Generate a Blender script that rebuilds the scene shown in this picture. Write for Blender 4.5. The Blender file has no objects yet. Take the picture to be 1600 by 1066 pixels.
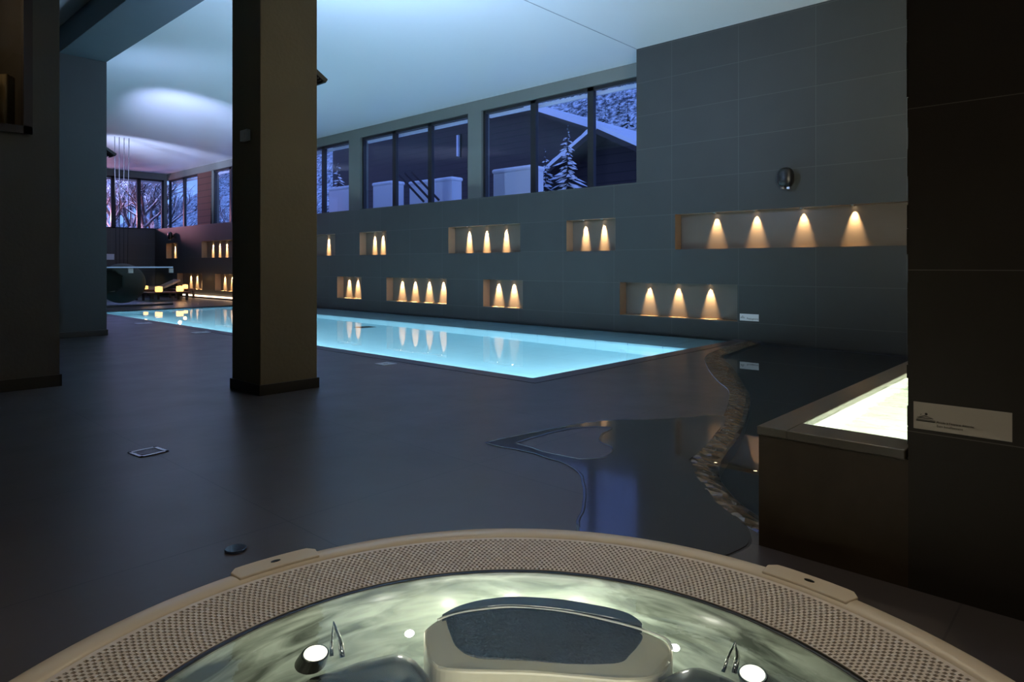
import bpy, math, random
from mathutils import Vector, Matrix, geometry, noise
random.seed(7)
sc = bpy.context.scene
COL = sc.collection
PI = math.pi

# ------------------------------------------------------------------ survey of the place
EYE = 1.15
CX, HY, VL, VR = 800.0, 414.5, -335.0, 1765.0
F = math.sqrt((CX - VL) * (VR - CX))
_n = math.hypot(VR - CX, F); _m = math.hypot(CX - VL, F)
UR, UF = (VR - CX) / _n, F / _n            # room X axis in (right, forward)
VRt, VF = -(CX - VL) / _m, F / _m          # room Y axis in (right, forward)
FWD = Vector((UF, VF, 0)); RGT = Vector((UR, VRt, 0))
def ray(x, y):
    r = (x - CX) / F; u = (HY - y) / F
    return Vector((r * UR + UF, r * VRt + VF, u))
def atX(x, y, X):
    a = ray(x, y); t = X / a.x
    return Vector((X, a.y * t, EYE + a.z * t))
def atY(x, y, Y):
    a = ray(x, y); t = Y / a.y
    return Vector((a.x * t, Y, EYE + a.z * t))
def atZ(x, y, z=0.0):
    a = ray(x, y); t = (z - EYE) / a.z
    return Vector((a.x * t, a.y * t, z))
WATER_Z = 0.052
def under(x, y, z):
    """point at height z below the tub water, seen at x,y through the surface"""
    a = ray(x, y).normalized(); t = (WATER_Z - EYE) / a.z
    p = Vector((0, 0, EYE)) + a * t
    h = Vector((a.x, a.y, 0)); s = h.length / 1.33; h.normalize()
    tn = s / math.sqrt(1 - s * s)
    q = p + h * ((WATER_Z - z) * tn); q.z = z
    return q

# ------------------------------------------------------------------ materials
MATS = {}
def _nt(name):
    m = bpy.data.materials.new(name); m.use_nodes = True
    nt = m.node_tree; b = nt.nodes['Principled BSDF']
    MATS[name] = m
    return m, nt, b
def N(nt, t, **k):
    n = nt.nodes.new(t)
    for a, v in k.items(): setattr(n, a, v)
    return n
def mathn(nt, op, a, b=None, c=None):
    n = N(nt, 'ShaderNodeMath', operation=op)
    for i, v in enumerate((a, b, c)):
        if v is None: continue
        if isinstance(v, (int, float)): n.inputs[i].default_value = v
        else: nt.links.new(v, n.inputs[i])
    return n.outputs[0]
def simple(name, col, rough=.5, metal=0.0, spec=.5, bump=0.0, bscale=40.0, var=0.0, vscale=3.0, emit=None, estr=0.0, coat=0.0):
    m, nt, b = _nt(name)
    b.inputs['Base Color'].default_value = (*col, 1)
    b.inputs['Roughness'].default_value = rough
    b.inputs['Metallic'].default_value = metal
    b.inputs['Specular IOR Level'].default_value = spec
    b.inputs['Coat Weight'].default_value = coat
    tc = N(nt, 'ShaderNodeTexCoord')
    if var:
        nz = N(nt, 'ShaderNodeTexNoise'); nz.inputs['Scale'].default_value = vscale; nz.inputs['Detail'].default_value = 5
        nt.links.new(tc.outputs['Object'], nz.inputs['Vector'])
        mx = N(nt, 'ShaderNodeMix', data_type='RGBA')
        mx.inputs['A'].default_value = (*[c * (1 - var) for c in col], 1)
        mx.inputs['B'].default_value = (*[min(1, c * (1 + var)) for c in col], 1)
        nt.links.new(nz.outputs['Fac'], mx.inputs['Factor'])
        nt.links.new(mx.outputs['Result'], b.inputs['Base Color'])
    if bump:
        nz = N(nt, 'ShaderNodeTexNoise'); nz.inputs['Scale'].default_value = bscale; nz.inputs['Detail'].default_value = 4
        nt.links.new(tc.outputs['Object'], nz.inputs['Vector'])
        bp = N(nt, 'ShaderNodeBump'); bp.inputs['Strength'].default_value = bump; bp.inputs['Distance'].default_value = .02
        nt.links.new(nz.outputs['Fac'], bp.inputs['Height']); nt.links.new(bp.outputs['Normal'], b.inputs['Normal'])
    if emit:
        b.inputs['Emission Color'].default_value = (*emit, 1); b.inputs['Emission Strength'].default_value = estr
    return m
def tiled(name, col, joint, ax, pa, oa, pb=None, ob=0.0, bx='Z', w=.006, rough=.45, var=.18, spec=.4, rvar=.0, bump=.0, stagger=False):
    """large-format tiles: joints across axis ax (pitch pa, offset oa) and axis bx"""
    m, nt, b = _nt(name)
    tc = N(nt, 'ShaderNodeTexCoord'); sp = N(nt, 'ShaderNodeSeparateXYZ')
    nt.links.new(tc.outputs['Object'], sp.inputs[0])
    def line(axis, p, o, ww):
        v = mathn(nt, 'ADD', sp.outputs[axis], -o + 1000 * p)
        v = mathn(nt, 'MODULO', v, p)
        v = mathn(nt, 'MINIMUM', v, mathn(nt, 'SUBTRACT', p, v))
        return mathn(nt, 'LESS_THAN', v, ww / 2)
    j = line(ax, pa, oa, w)
    if pb: j = mathn(nt, 'MAXIMUM', j, line(bx, pb, ob, w))
    # every tile a slightly different tone
    ia = mathn(nt, 'FLOOR', mathn(nt, 'DIVIDE', mathn(nt, 'ADD', sp.outputs[ax], -oa), pa))
    ib = mathn(nt, 'FLOOR', mathn(nt, 'DIVIDE', mathn(nt, 'ADD', sp.outputs[bx], -ob), pb or 1))
    cb = N(nt, 'ShaderNodeCombineXYZ'); nt.links.new(ia, cb.inputs[0]); nt.links.new(ib, cb.inputs[1])
    wn = N(nt, 'ShaderNodeTexWhiteNoise'); nt.links.new(cb.outputs[0], wn.inputs['Vector'])
    nz = N(nt, 'ShaderNodeTexNoise'); nz.inputs['Scale'].default_value = 2.2; nz.inputs['Detail'].default_value = 6
    nt.links.new(tc.outputs['Object'], nz.inputs['Vector'])
    f = mathn(nt, 'ADD', mathn(nt, 'MULTIPLY', wn.outputs['Value'], .35), mathn(nt, 'MULTIPLY', nz.outputs['Fac'], .65))
    mx = N(nt, 'ShaderNodeMix', data_type='RGBA')
    mx.inputs['A'].default_value = (*[c * (1 - var) for c in col], 1)
    mx.inputs['B'].default_value = (*[c * (1 + var) for c in col], 1)
    nt.links.new(f, mx.inputs['Factor'])
    m2 = N(nt, 'ShaderNodeMix', data_type='RGBA')
    nt.links.new(j, m2.inputs['Factor']); nt.links.new(mx.outputs['Result'], m2.inputs['A'])
    m2.inputs['B'].default_value = (*joint, 1)
    nt.links.new(m2.outputs['Result'], b.inputs['Base Color'])
    r = mathn(nt, 'ADD', mathn(nt, 'MULTIPLY', nz.outputs['Fac'], rvar), rough - rvar / 2)
    nt.links.new(r, b.inputs['Roughness'])
    b.inputs['Specular IOR Level'].default_value = spec
    if bump:
        n2 = N(nt, 'ShaderNodeTexNoise'); n2.inputs['Scale'].default_value = 9; n2.inputs['Detail'].default_value = 5
        nt.links.new(tc.outputs['Object'], n2.inputs['Vector'])
        bp = N(nt, 'ShaderNodeBump'); bp.inputs['Strength'].default_value = bump; bp.inputs['Distance'].default_value = .01
        nt.links.new(n2.outputs['Fac'], bp.inputs['Height']); nt.links.new(bp.outputs['Normal'], b.inputs['Normal'])
    return m
def water(name, tint=(1, 1, 1), scale=3.0, strength=.05, dist=.02, rough=0.0, stretch=(1, 1, 1)):
    m, nt, b = _nt(name)
    b.inputs['Base Color'].default_value = (*tint, 1)
    b.inputs['Transmission Weight'].default_value = 1
    b.inputs['IOR'].default_value = 1.33
    b.inputs['Roughness'].default_value = rough
    tc = N(nt, 'ShaderNodeTexCoord'); mp = N(nt, 'ShaderNodeMapping'); mp.inputs['Scale'].default_value = stretch
    nt.links.new(tc.outputs['Object'], mp.inputs['Vector'])
    nz = N(nt, 'ShaderNodeTexNoise'); nz.inputs['Scale'].default_value = scale; nz.inputs['Detail'].default_value = 3
    nt.links.new(mp.outputs[0], nz.inputs['Vector'])
    bp = N(nt, 'ShaderNodeBump'); bp.inputs['Strength'].default_value = strength; bp.inputs['Distance'].default_value = dist
    nt.links.new(nz.outputs['Fac'], bp.inputs['Height']); nt.links.new(bp.outputs['Normal'], b.inputs['Normal'])
    return m
def pane_mat(name, tint=(1, 1, 1)):
    m, nt, b = _nt(name)
    nt.nodes.remove(b); out = nt.nodes['Material Output']
    t = N(nt, 'ShaderNodeBsdfTransparent'); t.inputs[0].default_value = (*tint, 1)
    g = N(nt, 'ShaderNodeBsdfGlossy'); g.inputs['Roughness'].default_value = .01
    fr = N(nt, 'ShaderNodeFresnel'); fr.inputs['IOR'].default_value = 1.5
    ge = N(nt, 'ShaderNodeNewGeometry'); fac = mathn(nt, 'MULTIPLY', fr.outputs[0], mathn(nt, 'SUBTRACT', 1.0, ge.outputs['Backfacing']))
    mx = N(nt, 'ShaderNodeMixShader'); nt.links.new(fac, mx.inputs[0])
    nt.links.new(t.outputs[0], mx.inputs[1]); nt.links.new(g.outputs[0], mx.inputs[2]); nt.links.new(mx.outputs[0], out.inputs[0])
    return m

TZ = .573
tiled('wall_tile', (.040, .0435, .0425), (.066, .07, .068), 'Y', 1.145, 5.58, TZ, .27, 'Z', rough=.48, var=.14, w=.008, spec=.25)  # wall joints paler than the tile: their reflections put into the colour
tiled('wall_tile_x', (.055, .058, .064), (.09, .095, .10), 'X', 1.145, .4, TZ, .27, 'Z', rough=.45, var=.14, w=.009)
tiled('dark_tile', (.024, .020, .016), (.10, .09, .075), 'Y', 1.145, -.9, TZ, .56, 'Z', rough=.5, var=.2, w=.003, rvar=.15, spec=.15)
tiled('floor_tile', (.058, .051, .052), (.025, .025, .028), 'X', 1.18, .35, 1.18, .42, 'Y', rough=.36, var=.16, w=.007, rvar=.16, spec=.5, bump=.06)
tiled('pool_tile', (.44, .74, .84), (.36, .64, .76), 'X', .6, 0, .6, 0, 'Y', rough=.3, var=.04, w=.01)
tiled('ledge_tile', (.34, .58, .68), (.1, .2, .28), 'X', .6, 0, .6, 0, 'Y', rough=.3, var=.08, w=.01)
simple('niche_lining', (.30, .20, .125), rough=.55, var=.1, vscale=6)
simple('niche_back', (.105, .085, .066), rough=.32, var=.15, vscale=3)
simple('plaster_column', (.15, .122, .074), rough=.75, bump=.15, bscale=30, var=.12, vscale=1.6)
simple('beam_bluelit', (.10, .125, .14), rough=.7, var=.06)  # same paint as the columns, bluish light put into the colour
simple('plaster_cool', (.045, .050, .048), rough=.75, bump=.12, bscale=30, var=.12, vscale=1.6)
simple('plinth', (.026, .023, .018), rough=.5, var=.1)
simple('ceiling_skin', (.74, .77, .78), rough=.38, spec=.45)
simple('ceiling_seam', (.35, .37, .4), rough=.6)
simple('render_green', (.14, .155, .14), rough=.7, var=.06)
simple('dark_frame', (.022, .022, .024), rough=.4, metal=.3)
simple('soffit_white', (.6, .65, .75), rough=.6)
simple('coping_stone', (.055, .045, .05), rough=.4, var=.15)
simple('black_plastic', (.008, .008, .008), rough=.35)
simple('steel', (.5, .5, .5), rough=.25, metal=1)
simple('brushed_steel', (.34, .33, .33), rough=.32, metal=1)
simple('white_plastic', (.62, .63, .66), rough=.45)
simple('sign_plate', (.42, .39, .33), rough=.4)
simple('sign_white', (.75, .77, .8), rough=.35)
simple('ink', (.02, .018, .015), rough=.5)
simple('rim_cream', (.60, .52, .40), rough=.35, coat=.3, var=.05)
simple('grate_cream', (.62, .56, .50), rough=.45)
simple('channel_dark', (.012, .012, .010), rough=.5)
simple('spa_black', (.008, .008, .007), rough=.3)
simple('cabinet_black', (.016, .019, .022), rough=.22, coat=.5)
simple('seat_beige', (.50, .47, .36), rough=.3, coat=.3)
simple('highlight_pale', (.85, .85, .78), rough=.15, coat=1)  # tone of the highlight drawn along the seat edge
simple('chrome', (.85, .85, .85), rough=.06, metal=1)
simple('bronze_clad', (.036, .025, .015), rough=.5, spec=.2, metal=0, var=.35, vscale=9)
simple('basin_rim', (.06, .05, .038), rough=.28, metal=.0, var=.25, vscale=5)
simple('basin_inner', (.26, .30, .24), rough=.4, var=.2, vscale=8, bump=.4, bscale=22)
simple('black_basin', (.010, .010, .010), rough=.5)
simple('wood_dark', (.030, .018, .016), rough=.7, var=.3, vscale=2)
simple('wood_brown', (.10, .045, .03), rough=.7, var=.3, vscale=2)
simple('rattan', (.045, .045, .03), rough=.65, bump=.6, bscale=120)
simple('cable', (.02, .022, .03), rough=.5, metal=.3)
simple('curtain', (.32, .24, .12), rough=.9)
simple('candle_glow', (.9, .6, .3), rough=.5, emit=(1, .46, .13), estr=3)
simple('lamp_glow', (1, .9, .7), rough=.5, emit=(1, .74, .42), estr=16)
simple('strip_glow', (1, .9, .7), rough=.5, emit=(1, .66, .42), estr=5)
simple('spa_glow', (1, 1, .9), rough=.5, emit=(1, .96, .78), estr=1.3)
simple('cloth_warm', (.5, .38, .3), rough=.9)
simple('blue_disc', (.05, .07, .12), rough=.12, metal=.4)
simple('bark', (.035, .028, .025), rough=.9)
simple('needles', (.012, .022, .02), rough=.9)
simple('snow', (.86, .88, .92), rough=.8, bump=.5, bscale=6, var=.05)
pane_mat('window_glass', (.93, .95, 1))
pane_mat('screen_glass', (.85, .9, .88))
water('pool_water', (.93, .99, 1), 1.6, .05, .03)
water('black_water', (.9, .9, .9), 2.0, .012, .01)
water('tub_water', (.93, .98, .92), 7, .12, .010, stretch=(1, 1, 1))
water('basin_water', (.93, .98, .9), 9, .5, .02)
# wet floor: same stone under a film of water
_m, _nt_, _b = _nt('wet_floor')
_b.inputs['Base Color'].default_value = (.036, .032, .031, 1); _b.inputs['Roughness'].default_value = .13
_b.inputs['Specular IOR Level'].default_value = .5; _b.inputs['Coat Weight'].default_value = .35; _b.inputs['Coat Roughness'].default_value = .06
_tc = N(_nt_, 'ShaderNodeTexCoord'); _nz = N(_nt_, 'ShaderNodeTexNoise'); _nz.inputs['Scale'].default_value = 3.5; _nz.inputs['Detail'].default_value = 2
_nt_.links.new(_tc.outputs['Object'], _nz.inputs['Vector']); _bp = N(_nt_, 'ShaderNodeBump'); _bp.inputs['Strength'].default_value = .05; _bp.inputs['Distance'].default_value = .01
_nt_.links.new(_nz.outputs['Fac'], _bp.inputs['Height']); _nt_.links.new(_bp.outputs['Normal'], _b.inputs['Normal']); _nt_.links.new(_bp.outputs['Normal'], _b.inputs['Coat Normal'])
# stone lip with rippled running water
_m, _nt_, _b = _nt('rippled_lip')
_b.inputs['Base Color'].default_value = (.10, .07, .045, 1); _b.inputs['Roughness'].default_value = .12
_tc = N(_nt_, 'ShaderNodeTexCoord'); _vo = N(_nt_, 'ShaderNodeTexVoronoi'); _vo.inputs['Scale'].default_value = 13
_nt_.links.new(_tc.outputs['Object'], _vo.inputs['Vector']); _bp = N(_nt_, 'ShaderNodeBump'); _bp.inputs['Strength'].default_value = .9; _bp.inputs['Distance'].default_value = .035
_nt_.links.new(_vo.outputs['Distance'], _bp.inputs['Height']); _nt_.links.new(_bp.outputs['Normal'], _b.inputs['Normal'])
# inside of the whirlpool: pale acrylic, caustic streaks of light put into its colour
_m, _nt_, _b = _nt('spa_shell')
_tc = N(_nt_, 'ShaderNodeTexCoord'); _mp = N(_nt_, 'ShaderNodeMapping'); _mp.inputs['Scale'].default_value = (3, 3, 9); _mp.inputs['Rotation'].default_value = (.3, .5, .4)
_nz = N(_nt_, 'ShaderNodeTexNoise'); _nz.inputs['Scale'].default_value = 1.4; _nz.inputs['Detail'].default_value = 6; _nz.inputs['Distortion'].default_value = .6
_nt_.links.new(_tc.outputs['Object'], _mp.inputs[0]); _nt_.links.new(_mp.outputs[0], _nz.inputs['Vector'])
_cr = N(_nt_, 'ShaderNodeValToRGB'); _cr.color_ramp.elements[0].position = .38; _cr.color_ramp.elements[0].color = (.07, .082, .066, 1)
_cr.color_ramp.elements[1].position = .64; _cr.color_ramp.elements[1].color = (.34, .38, .32, 1)
_nt_.links.new(_nz.outputs['Fac'], _cr.inputs[0]); _nt_.links.new(_cr.outputs[0], _b.inputs['Base Color']); _b.inputs['Roughness'].default_value = .25
# textured anti-slip panel
_m, _nt_, _b = _nt('textured_panel')
_b.inputs['Base Color'].default_value = (.018, .018, .018, 1); _b.inputs['Roughness'].default_value = .38
_tc = N(_nt_, 'ShaderNodeTexCoord'); _vo = N(_nt_, 'ShaderNodeTexVoronoi'); _vo.inputs['Scale'].default_value = 110
_nt_.links.new(_tc.outputs['Object'], _vo.inputs['Vector']); _bp = N(_nt_, 'ShaderNodeBump'); _bp.inputs['Strength'].default_value = .6; _bp.inputs['Distance'].default_value = .006
_nt_.links.new(_vo.outputs['Distance'], _bp.inputs['Height']); _nt_.links.new(_bp.outputs['Normal'], _b.inputs['Normal'])
# wooden boards, horizontal
def boards(name, col, pitch):
    m, nt, b = _nt(name)
    tc = N(nt, 'ShaderNodeTexCoord'); sp = N(nt, 'ShaderNodeSeparateXYZ'); nt.links.new(tc.outputs['Object'], sp.inputs[0])
    v = mathn(nt, 'MODULO', mathn(nt, 'ADD', sp.outputs['Z'], 100.0), pitch)
    l = mathn(nt, 'LESS_THAN', v, pitch * .12)
    mx = N(nt, 'ShaderNodeMix', data_type='RGBA'); nt.links.new(l, mx.inputs['Factor'])
    mx.inputs['A'].default_value = (*col, 1); mx.inputs['B'].default_value = (*[c * .35 for c in col], 1)
    nt.links.new(mx.outputs['Result'], b.inputs['Base Color']); b.inputs['Roughness'].default_value = .7
    return m
boards('board_brown', (.09, .036, .025), .24)
boards('board_dark', (.032, .020, .020), .3)
# snow lying on whatever faces up, dark below
def snowy(name, dark, lo=.15, hi=.5, nscale=5.0, amt=.5):
    m, nt, b = _nt(name)
    g = N(nt, 'ShaderNodeNewGeometry'); sp = N(nt, 'ShaderNodeSeparateXYZ'); nt.links.new(g.outputs['Normal'], sp.inputs[0])
    tc = N(nt, 'ShaderNodeTexCoord'); nz = N(nt, 'ShaderNodeTexNoise'); nz.inputs['Scale'].default_value = nscale; nz.inputs['Detail'].default_value = 8
    nz.inputs['Roughness'].default_value = .7
    nt.links.new(tc.outputs['Object'], nz.inputs['Vector'])
    v = mathn(nt, 'ADD', sp.outputs['Z'], mathn(nt, 'MULTIPLY', mathn(nt, 'SUBTRACT', nz.outputs['Fac'], .5), amt * 4))
    mr = N(nt, 'ShaderNodeMapRange'); mr.inputs['From Min'].default_value = lo; mr.inputs['From Max'].default_value = hi
    nt.links.new(v, mr.inputs['Value'])
    mx = N(nt, 'ShaderNodeMix', data_type='RGBA'); nt.links.new(mr.outputs[0], mx.inputs['Factor'])
    mx.inputs['A'].default_value = (*dark, 1); mx.inputs['B'].default_value = (.86, .88, .92, 1)
    nt.links.new(mx.outputs['Result'], b.inputs['Base Color']); b.inputs['Roughness'].default_value = .85
    return m
snowy('snowy_needles', (.012, .02, .02), .2, .6, 9, .35)
snowy('snowy_bark', (.05, .035, .035), -.1, .3, 9, .3)
snowy('snowy_slope', (.045, .055, .07), .45, 1.15, 1.3, 1.0)

# ------------------------------------------------------------------ mesh helpers
class MB:
    def __init__(s): s.v = []; s.f = []; s.mi = []
    def add(s, vs, fs, mi=0):
        n = len(s.v); s.v += [tuple(v) for v in vs]; s.f += [tuple(i + n for i in f) for f in fs]; s.mi += [mi] * len(fs)
        return s
    def box(s, a, b, mi=0):
        x0, y0, z0 = a; x1, y1, z1 = b
        v = [(x, y, z) for x in (x0, x1) for y in (y0, y1) for z in (z0, z1)]
        return s.add(v, [(0, 1, 3, 2), (4, 6, 7, 5), (0, 4, 5, 1), (2, 3, 7, 6), (0, 2, 6, 4), (1, 5, 7, 3)], mi)
    def quad(s, a, b, c, d, mi=0): return s.add([a, b, c, d], [(0, 1, 2, 3)], mi)
    def prism(s, poly, z0, z1, mi=0):
        """poly: list of (x,y); z0/z1 floats"""
        n = len(poly)
        v = [(p[0], p[1], z0) for p in poly] + [(p[0], p[1], z1) for p in poly]
        f = [tuple(range(n - 1, -1, -1)), tuple(range(n, 2 * n))] + [(i, (i + 1) % n, n + (i + 1) % n, n + i) for i in range(n)]
        return s.add(v, f, mi)
    def prism3(s, pts, vec, mi=0):
        n = len(pts); vec = Vector(vec)
        v = [Vector(p) for p in pts] + [Vector(p) + vec for p in pts]
        f = [tuple(range(n - 1, -1, -1)), tuple(range(n, 2 * n))] + [(i, (i + 1) % n, n + (i + 1) % n, n + i) for i in range(n)]
        return s.add(v, f, mi)
    def tube(s, pts, r, seg=8, mi=0, cap=True):
        pts = [Vector(p) for p in pts]
        rs = r if isinstance(r, (list, tuple)) else [r] * len(pts)
        rings = []
        for i, p in enumerate(pts):
            d = (pts[min(i + 1, len(pts) - 1)] - pts[max(i - 1, 0)]).normalized()
            a = d.cross(Vector((0, 0, 1)));
            if a.length < 1e-3: a = d.cross(Vector((0, 1, 0)))
            a.normalize(); b = d.cross(a)
            rings.append([p + (a * math.cos(2 * PI * k / seg) + b * math.sin(2 * PI * k / seg)) * rs[i] for k in range(seg)])
        v = [q for R in rings for q in R]; f = []
        for i in range(len(pts) - 1):
            for k in range(seg):
                k2 = (k + 1) % seg
                f.append((i * seg + k, i * seg + k2, (i + 1) * seg + k2, (i + 1) * seg + k))
        if cap: f += [tuple(range(seg - 1, -1, -1)), tuple((len(pts) - 1) * seg + k for k in range(seg))]
        return s.add(v, f, mi)
    def lathe(s, prof, c=(0, 0, 0), seg=48, mi=0, a0=0, a1=2 * PI):
        full = abs(a1 - a0 - 2 * PI) < 1e-6; n = seg if full else seg + 1
        v = []; f = []
        for i in range(n):
            a = a0 + (a1 - a0) * i / seg
            for r, z in prof: v.append((c[0] + r * math.cos(a), c[1] + r * math.sin(a), c[2] + z))
        m = len(prof)
        for i in range(seg):
            j = (i + 1) % n
            for k in range(m - 1): f.append((i * m + k, j * m + k, j * m + k + 1, i * m + k + 1))
        return s.add(v, f, mi)
    def ell(s, c, r, seg=16, rg=10, mi=0, p=1.0):
        v = []; f = []
        sg = lambda t: math.copysign(abs(t) ** p, t)
        for i in range(rg + 1):
            th = PI * i / rg
            for k in range(seg):
                a = 2 * PI * k / seg
                v.append((c[0] + r[0] * sg(math.sin(th)) * sg(math.cos(a)), c[1] + r[1] * sg(math.sin(th)) * sg(math.sin(a)), c[2] + r[2] * sg(math.cos(th))))
        for i in range(rg):
            for k in range(seg):
                k2 = (k + 1) % seg; f.append((i * seg + k, (i + 1) * seg + k, (i + 1) * seg + k2, i * seg + k2))
        return s.add(v, f, mi)
    def build(s, name, mats, parent=None, smooth=False, bevel=0, weld=False):
        me = bpy.data.meshes.new(name); me.from_pydata(s.v, [], s.f)
        for m in (mats if isinstance(mats, (list, tuple)) else [mats]): me.materials.append(MATS[m])
        me.polygons.foreach_set('material_index', s.mi)
        if smooth: me.polygons.foreach_set('use_smooth', [True] * len(me.polygons))
        me.update(); me.validate()
        o = bpy.data.objects.new(name, me); COL.objects.link(o)
        if weld:
            w = o.modifiers.new('w', 'WELD'); w.merge_threshold = 1e-4
        if bevel:
            b = o.modifiers.new('b', 'BEVEL'); b.width = bevel; b.segments = 2; b.limit_method = 'ANGLE'
        if parent: o.parent = parent
        return o
def tag(o, label=None, cat=None, group=None, kind=None):
    if label: o['label'] = label
    if cat: o['category'] = cat
    if group: o['group'] = group
    if kind: o['kind'] = kind
    return o
def empty(name, loc, label, cat, group=None):
    o = bpy.data.objects.new(name, None); o.location = loc; COL.objects.link(o); o.empty_display_size = .1
    return tag(o, label, cat, group)
def part(mb, name, mats, root, **k):
    """mb is in world coordinates; parent without moving it"""
    o = mb.build(name, mats, None, **k); o.parent = root
    p = root; off = Vector((0, 0, 0))
    while p: off += p.location; p = p.parent
    o.data.transform(Matrix.Translation(-off)); 
    return o
def struct(mb, name, mats, **k):
    o = mb.build(name, mats, **k); o['kind'] = 'structure'; return o
def light(name, typ, loc, energy, color, aim=None, size=.1, size_y=None, angle=None, blend=.5, parent=None):
    L = bpy.data.lights.new(name, typ); L.energy = energy; L.color = color
    if typ == 'AREA':
        L.size = size
        if size_y: L.shape = 'RECTANGLE'; L.size_y = size_y
    else: L.shadow_soft_size = size
    if typ == 'SPOT': L.spot_size = angle; L.spot_blend = blend
    o = bpy.data.objects.new(name, L); COL.objects.link(o); o.location = loc
    if aim is not None:
        d = Vector(aim) - Vector(loc); o.rotation_euler = d.to_track_quat('-Z', 'Y').to_euler()
    return o
def smooth_curve(pts, n=6):
    out = []
    P = [Vector(p) for p in pts]
    for i in range(len(P) - 1):
        p0 = P[max(i - 1, 0)]; p1 = P[i]; p2 = P[i + 1]; p3 = P[min(i + 2, len(P) - 1)]
        for k in range(n):
            t = k / n
            out.append(.5 * ((2 * p1) + (p2 - p0) * t + (2 * p0 - 5 * p1 + 4 * p2 - p3) * t * t + (3 * p1 - p0 - 3 * p2 + p3) * t ** 3))
    out.append(P[-1]); return out

# ------------------------------------------------------------------ dimensions
X0, X1 = 9.96, 10.67         # tiled wall face, window plane
YF, YF1 = 28.5, 29.1         # far wall face, far window plane
ZC = 4.88; ZS = 2.58; ZH = 4.63
NX = 2.71; NY = .58          # near dark wall
BT = .49; BY = 1.12          # raised basin
SPA = FWD * 1.413; SPA_R = 1.38; SPA_Z = .06
DARK_OUT = [(2.80, 1.10), (2.84, 1.19), (2.93, 1.32), (3.05, 1.47), (3.20, 1.61), (3.42, 1.78), (3.62, 1.90), (3.85, 1.96), (4.30, 2.08), (4.83, 2.27), (5.35, 2.47), (5.87, 2.71), (6.29, 3.02), (6.96, 3.45), (7.86, 3.93), (8.7, 4.12), (9.95, 4.24)]
DARK_IN = [(2.98, 1.10), (3.02, 1.19), (3.09, 1.30), (3.19, 1.42), (3.30, 1.52), (3.47, 1.65), (3.70, 1.76), (4.00, 1.85), (4.45, 1.97), (5.3, 2.27), (5.85, 2.5), (6.3, 2.75), (6.75, 3.0), (7.37, 3.35), (8.1, 3.80), (8.9, 3.94), (9.95, 4.07)]
dout = smooth_curve([(a, b, 0) for a, b in DARK_OUT]); din = smooth_curve([(a, b, 0) for a, b in DARK_IN])
PX0, PX1, PXL, PY0, PY1 = 5.14, 8.67, 9.94, 4.45, 18.8

# ------------------------------------------------------------------ floor (with openings for the pools and the tub)
def fill(name, outer, holes, z, mat, thick=.12):
    loops = [[Vector((p[0], p[1], z)) for p in outer]] + [[Vector((p[0], p[1], z)) for p in h] for h in holes]
    tris = geometry.tessellate_polygon(loops); flat = [v for l in loops for v in l]
    mb = MB(); fs = []
    for t in tris:
        a, b, c = (flat[i] for i in t)
        fs.append(t if (b - a).cross(c - a).z > 0 else t[::-1])
    mb.add(flat, fs)
    return mb
circ = [(SPA.x + 1.335 * math.cos(a), SPA.y + 1.335 * math.sin(a)) for a in [2 * PI * k / 96 for k in range(96)]]
dark_hole = [(p.x, p.y) for p in dout] + [(9.98, BY - .02)]
mb = fill('floor', [(-5, -5), (X0 + .02, -5), (X0 + .02, YF + .02), (-5, YF + .02)],
          [[(PX0, PY0), (PXL, PY0), (PXL, PY1), (PX0, PY1)], dark_hole, circ], 0, 'floor_tile')
struct(mb, 'floor', 'floor_tile')
# wet film on the floor
wo = smooth_curve([(3.07, 3.06, 0), (3.3, 3.04, 0), (3.6, 2.99, 0), (3.9, 2.93, 0), (4.18, 2.79, 0), (4.35, 2.6, 0), (4.6, 2.45, 0), (4.83, 2.265, 0), (4.3, 2.075, 0), (3.85, 1.955, 0), (3.62, 1.895, 0), (3.42, 1.775, 0), (3.2, 1.605, 0), (3.05, 1.465, 0), (2.93, 1.315, 0),
                   (2.80, 1.19, 0), (2.66, 1.16, 0), (2.45, 1.2, 0), (2.36, 1.40, 0), (2.30, 1.55, 0), (2.27, 1.68, 0), (2.40, 1.80, 0), (2.62, 1.93, 0), (2.83, 2.10, 0), (2.98, 2.24, 0), (3.06, 2.40, 0), (3.08, 2.56, 0), (3.10, 2.75, 0), (3.07, 2.92, 0), (3.07, 3.06, 0)], 4)[:-1]
wi = smooth_curve([(3.19, 2.93, 0), (3.45, 2.93, 0), (3.71, 2.90, 0), (3.92, 2.78, 0), (3.95, 2.68, 0), (3.75, 2.62, 0), (3.60, 2.52, 0), (3.53, 2.40, 0), (3.36, 2.30, 0), (3.22, 2.36, 0), (3.17, 2.5, 0), (3.17, 2.7, 0), (3.19, 2.93, 0)], 4)[:-1]
def wob(L, s):
    return [(p.x + .02 * noise.noise((p.x * 7, p.y * 7, s)), p.y + .02 * noise.noise((p.x * 7, p.y * 7, s + 9))) for p in L]
WO, WI = wob(wo, 1), wob(wi, 5)
mb = fill('puddle', WO, [WI], .003, 'wet_floor')
pud = mb.build('puddle', 'wet_floor'); tag(pud, 'thin puddle of water on the dark floor between whirlpool and swimming pool', 'puddle')
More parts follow.
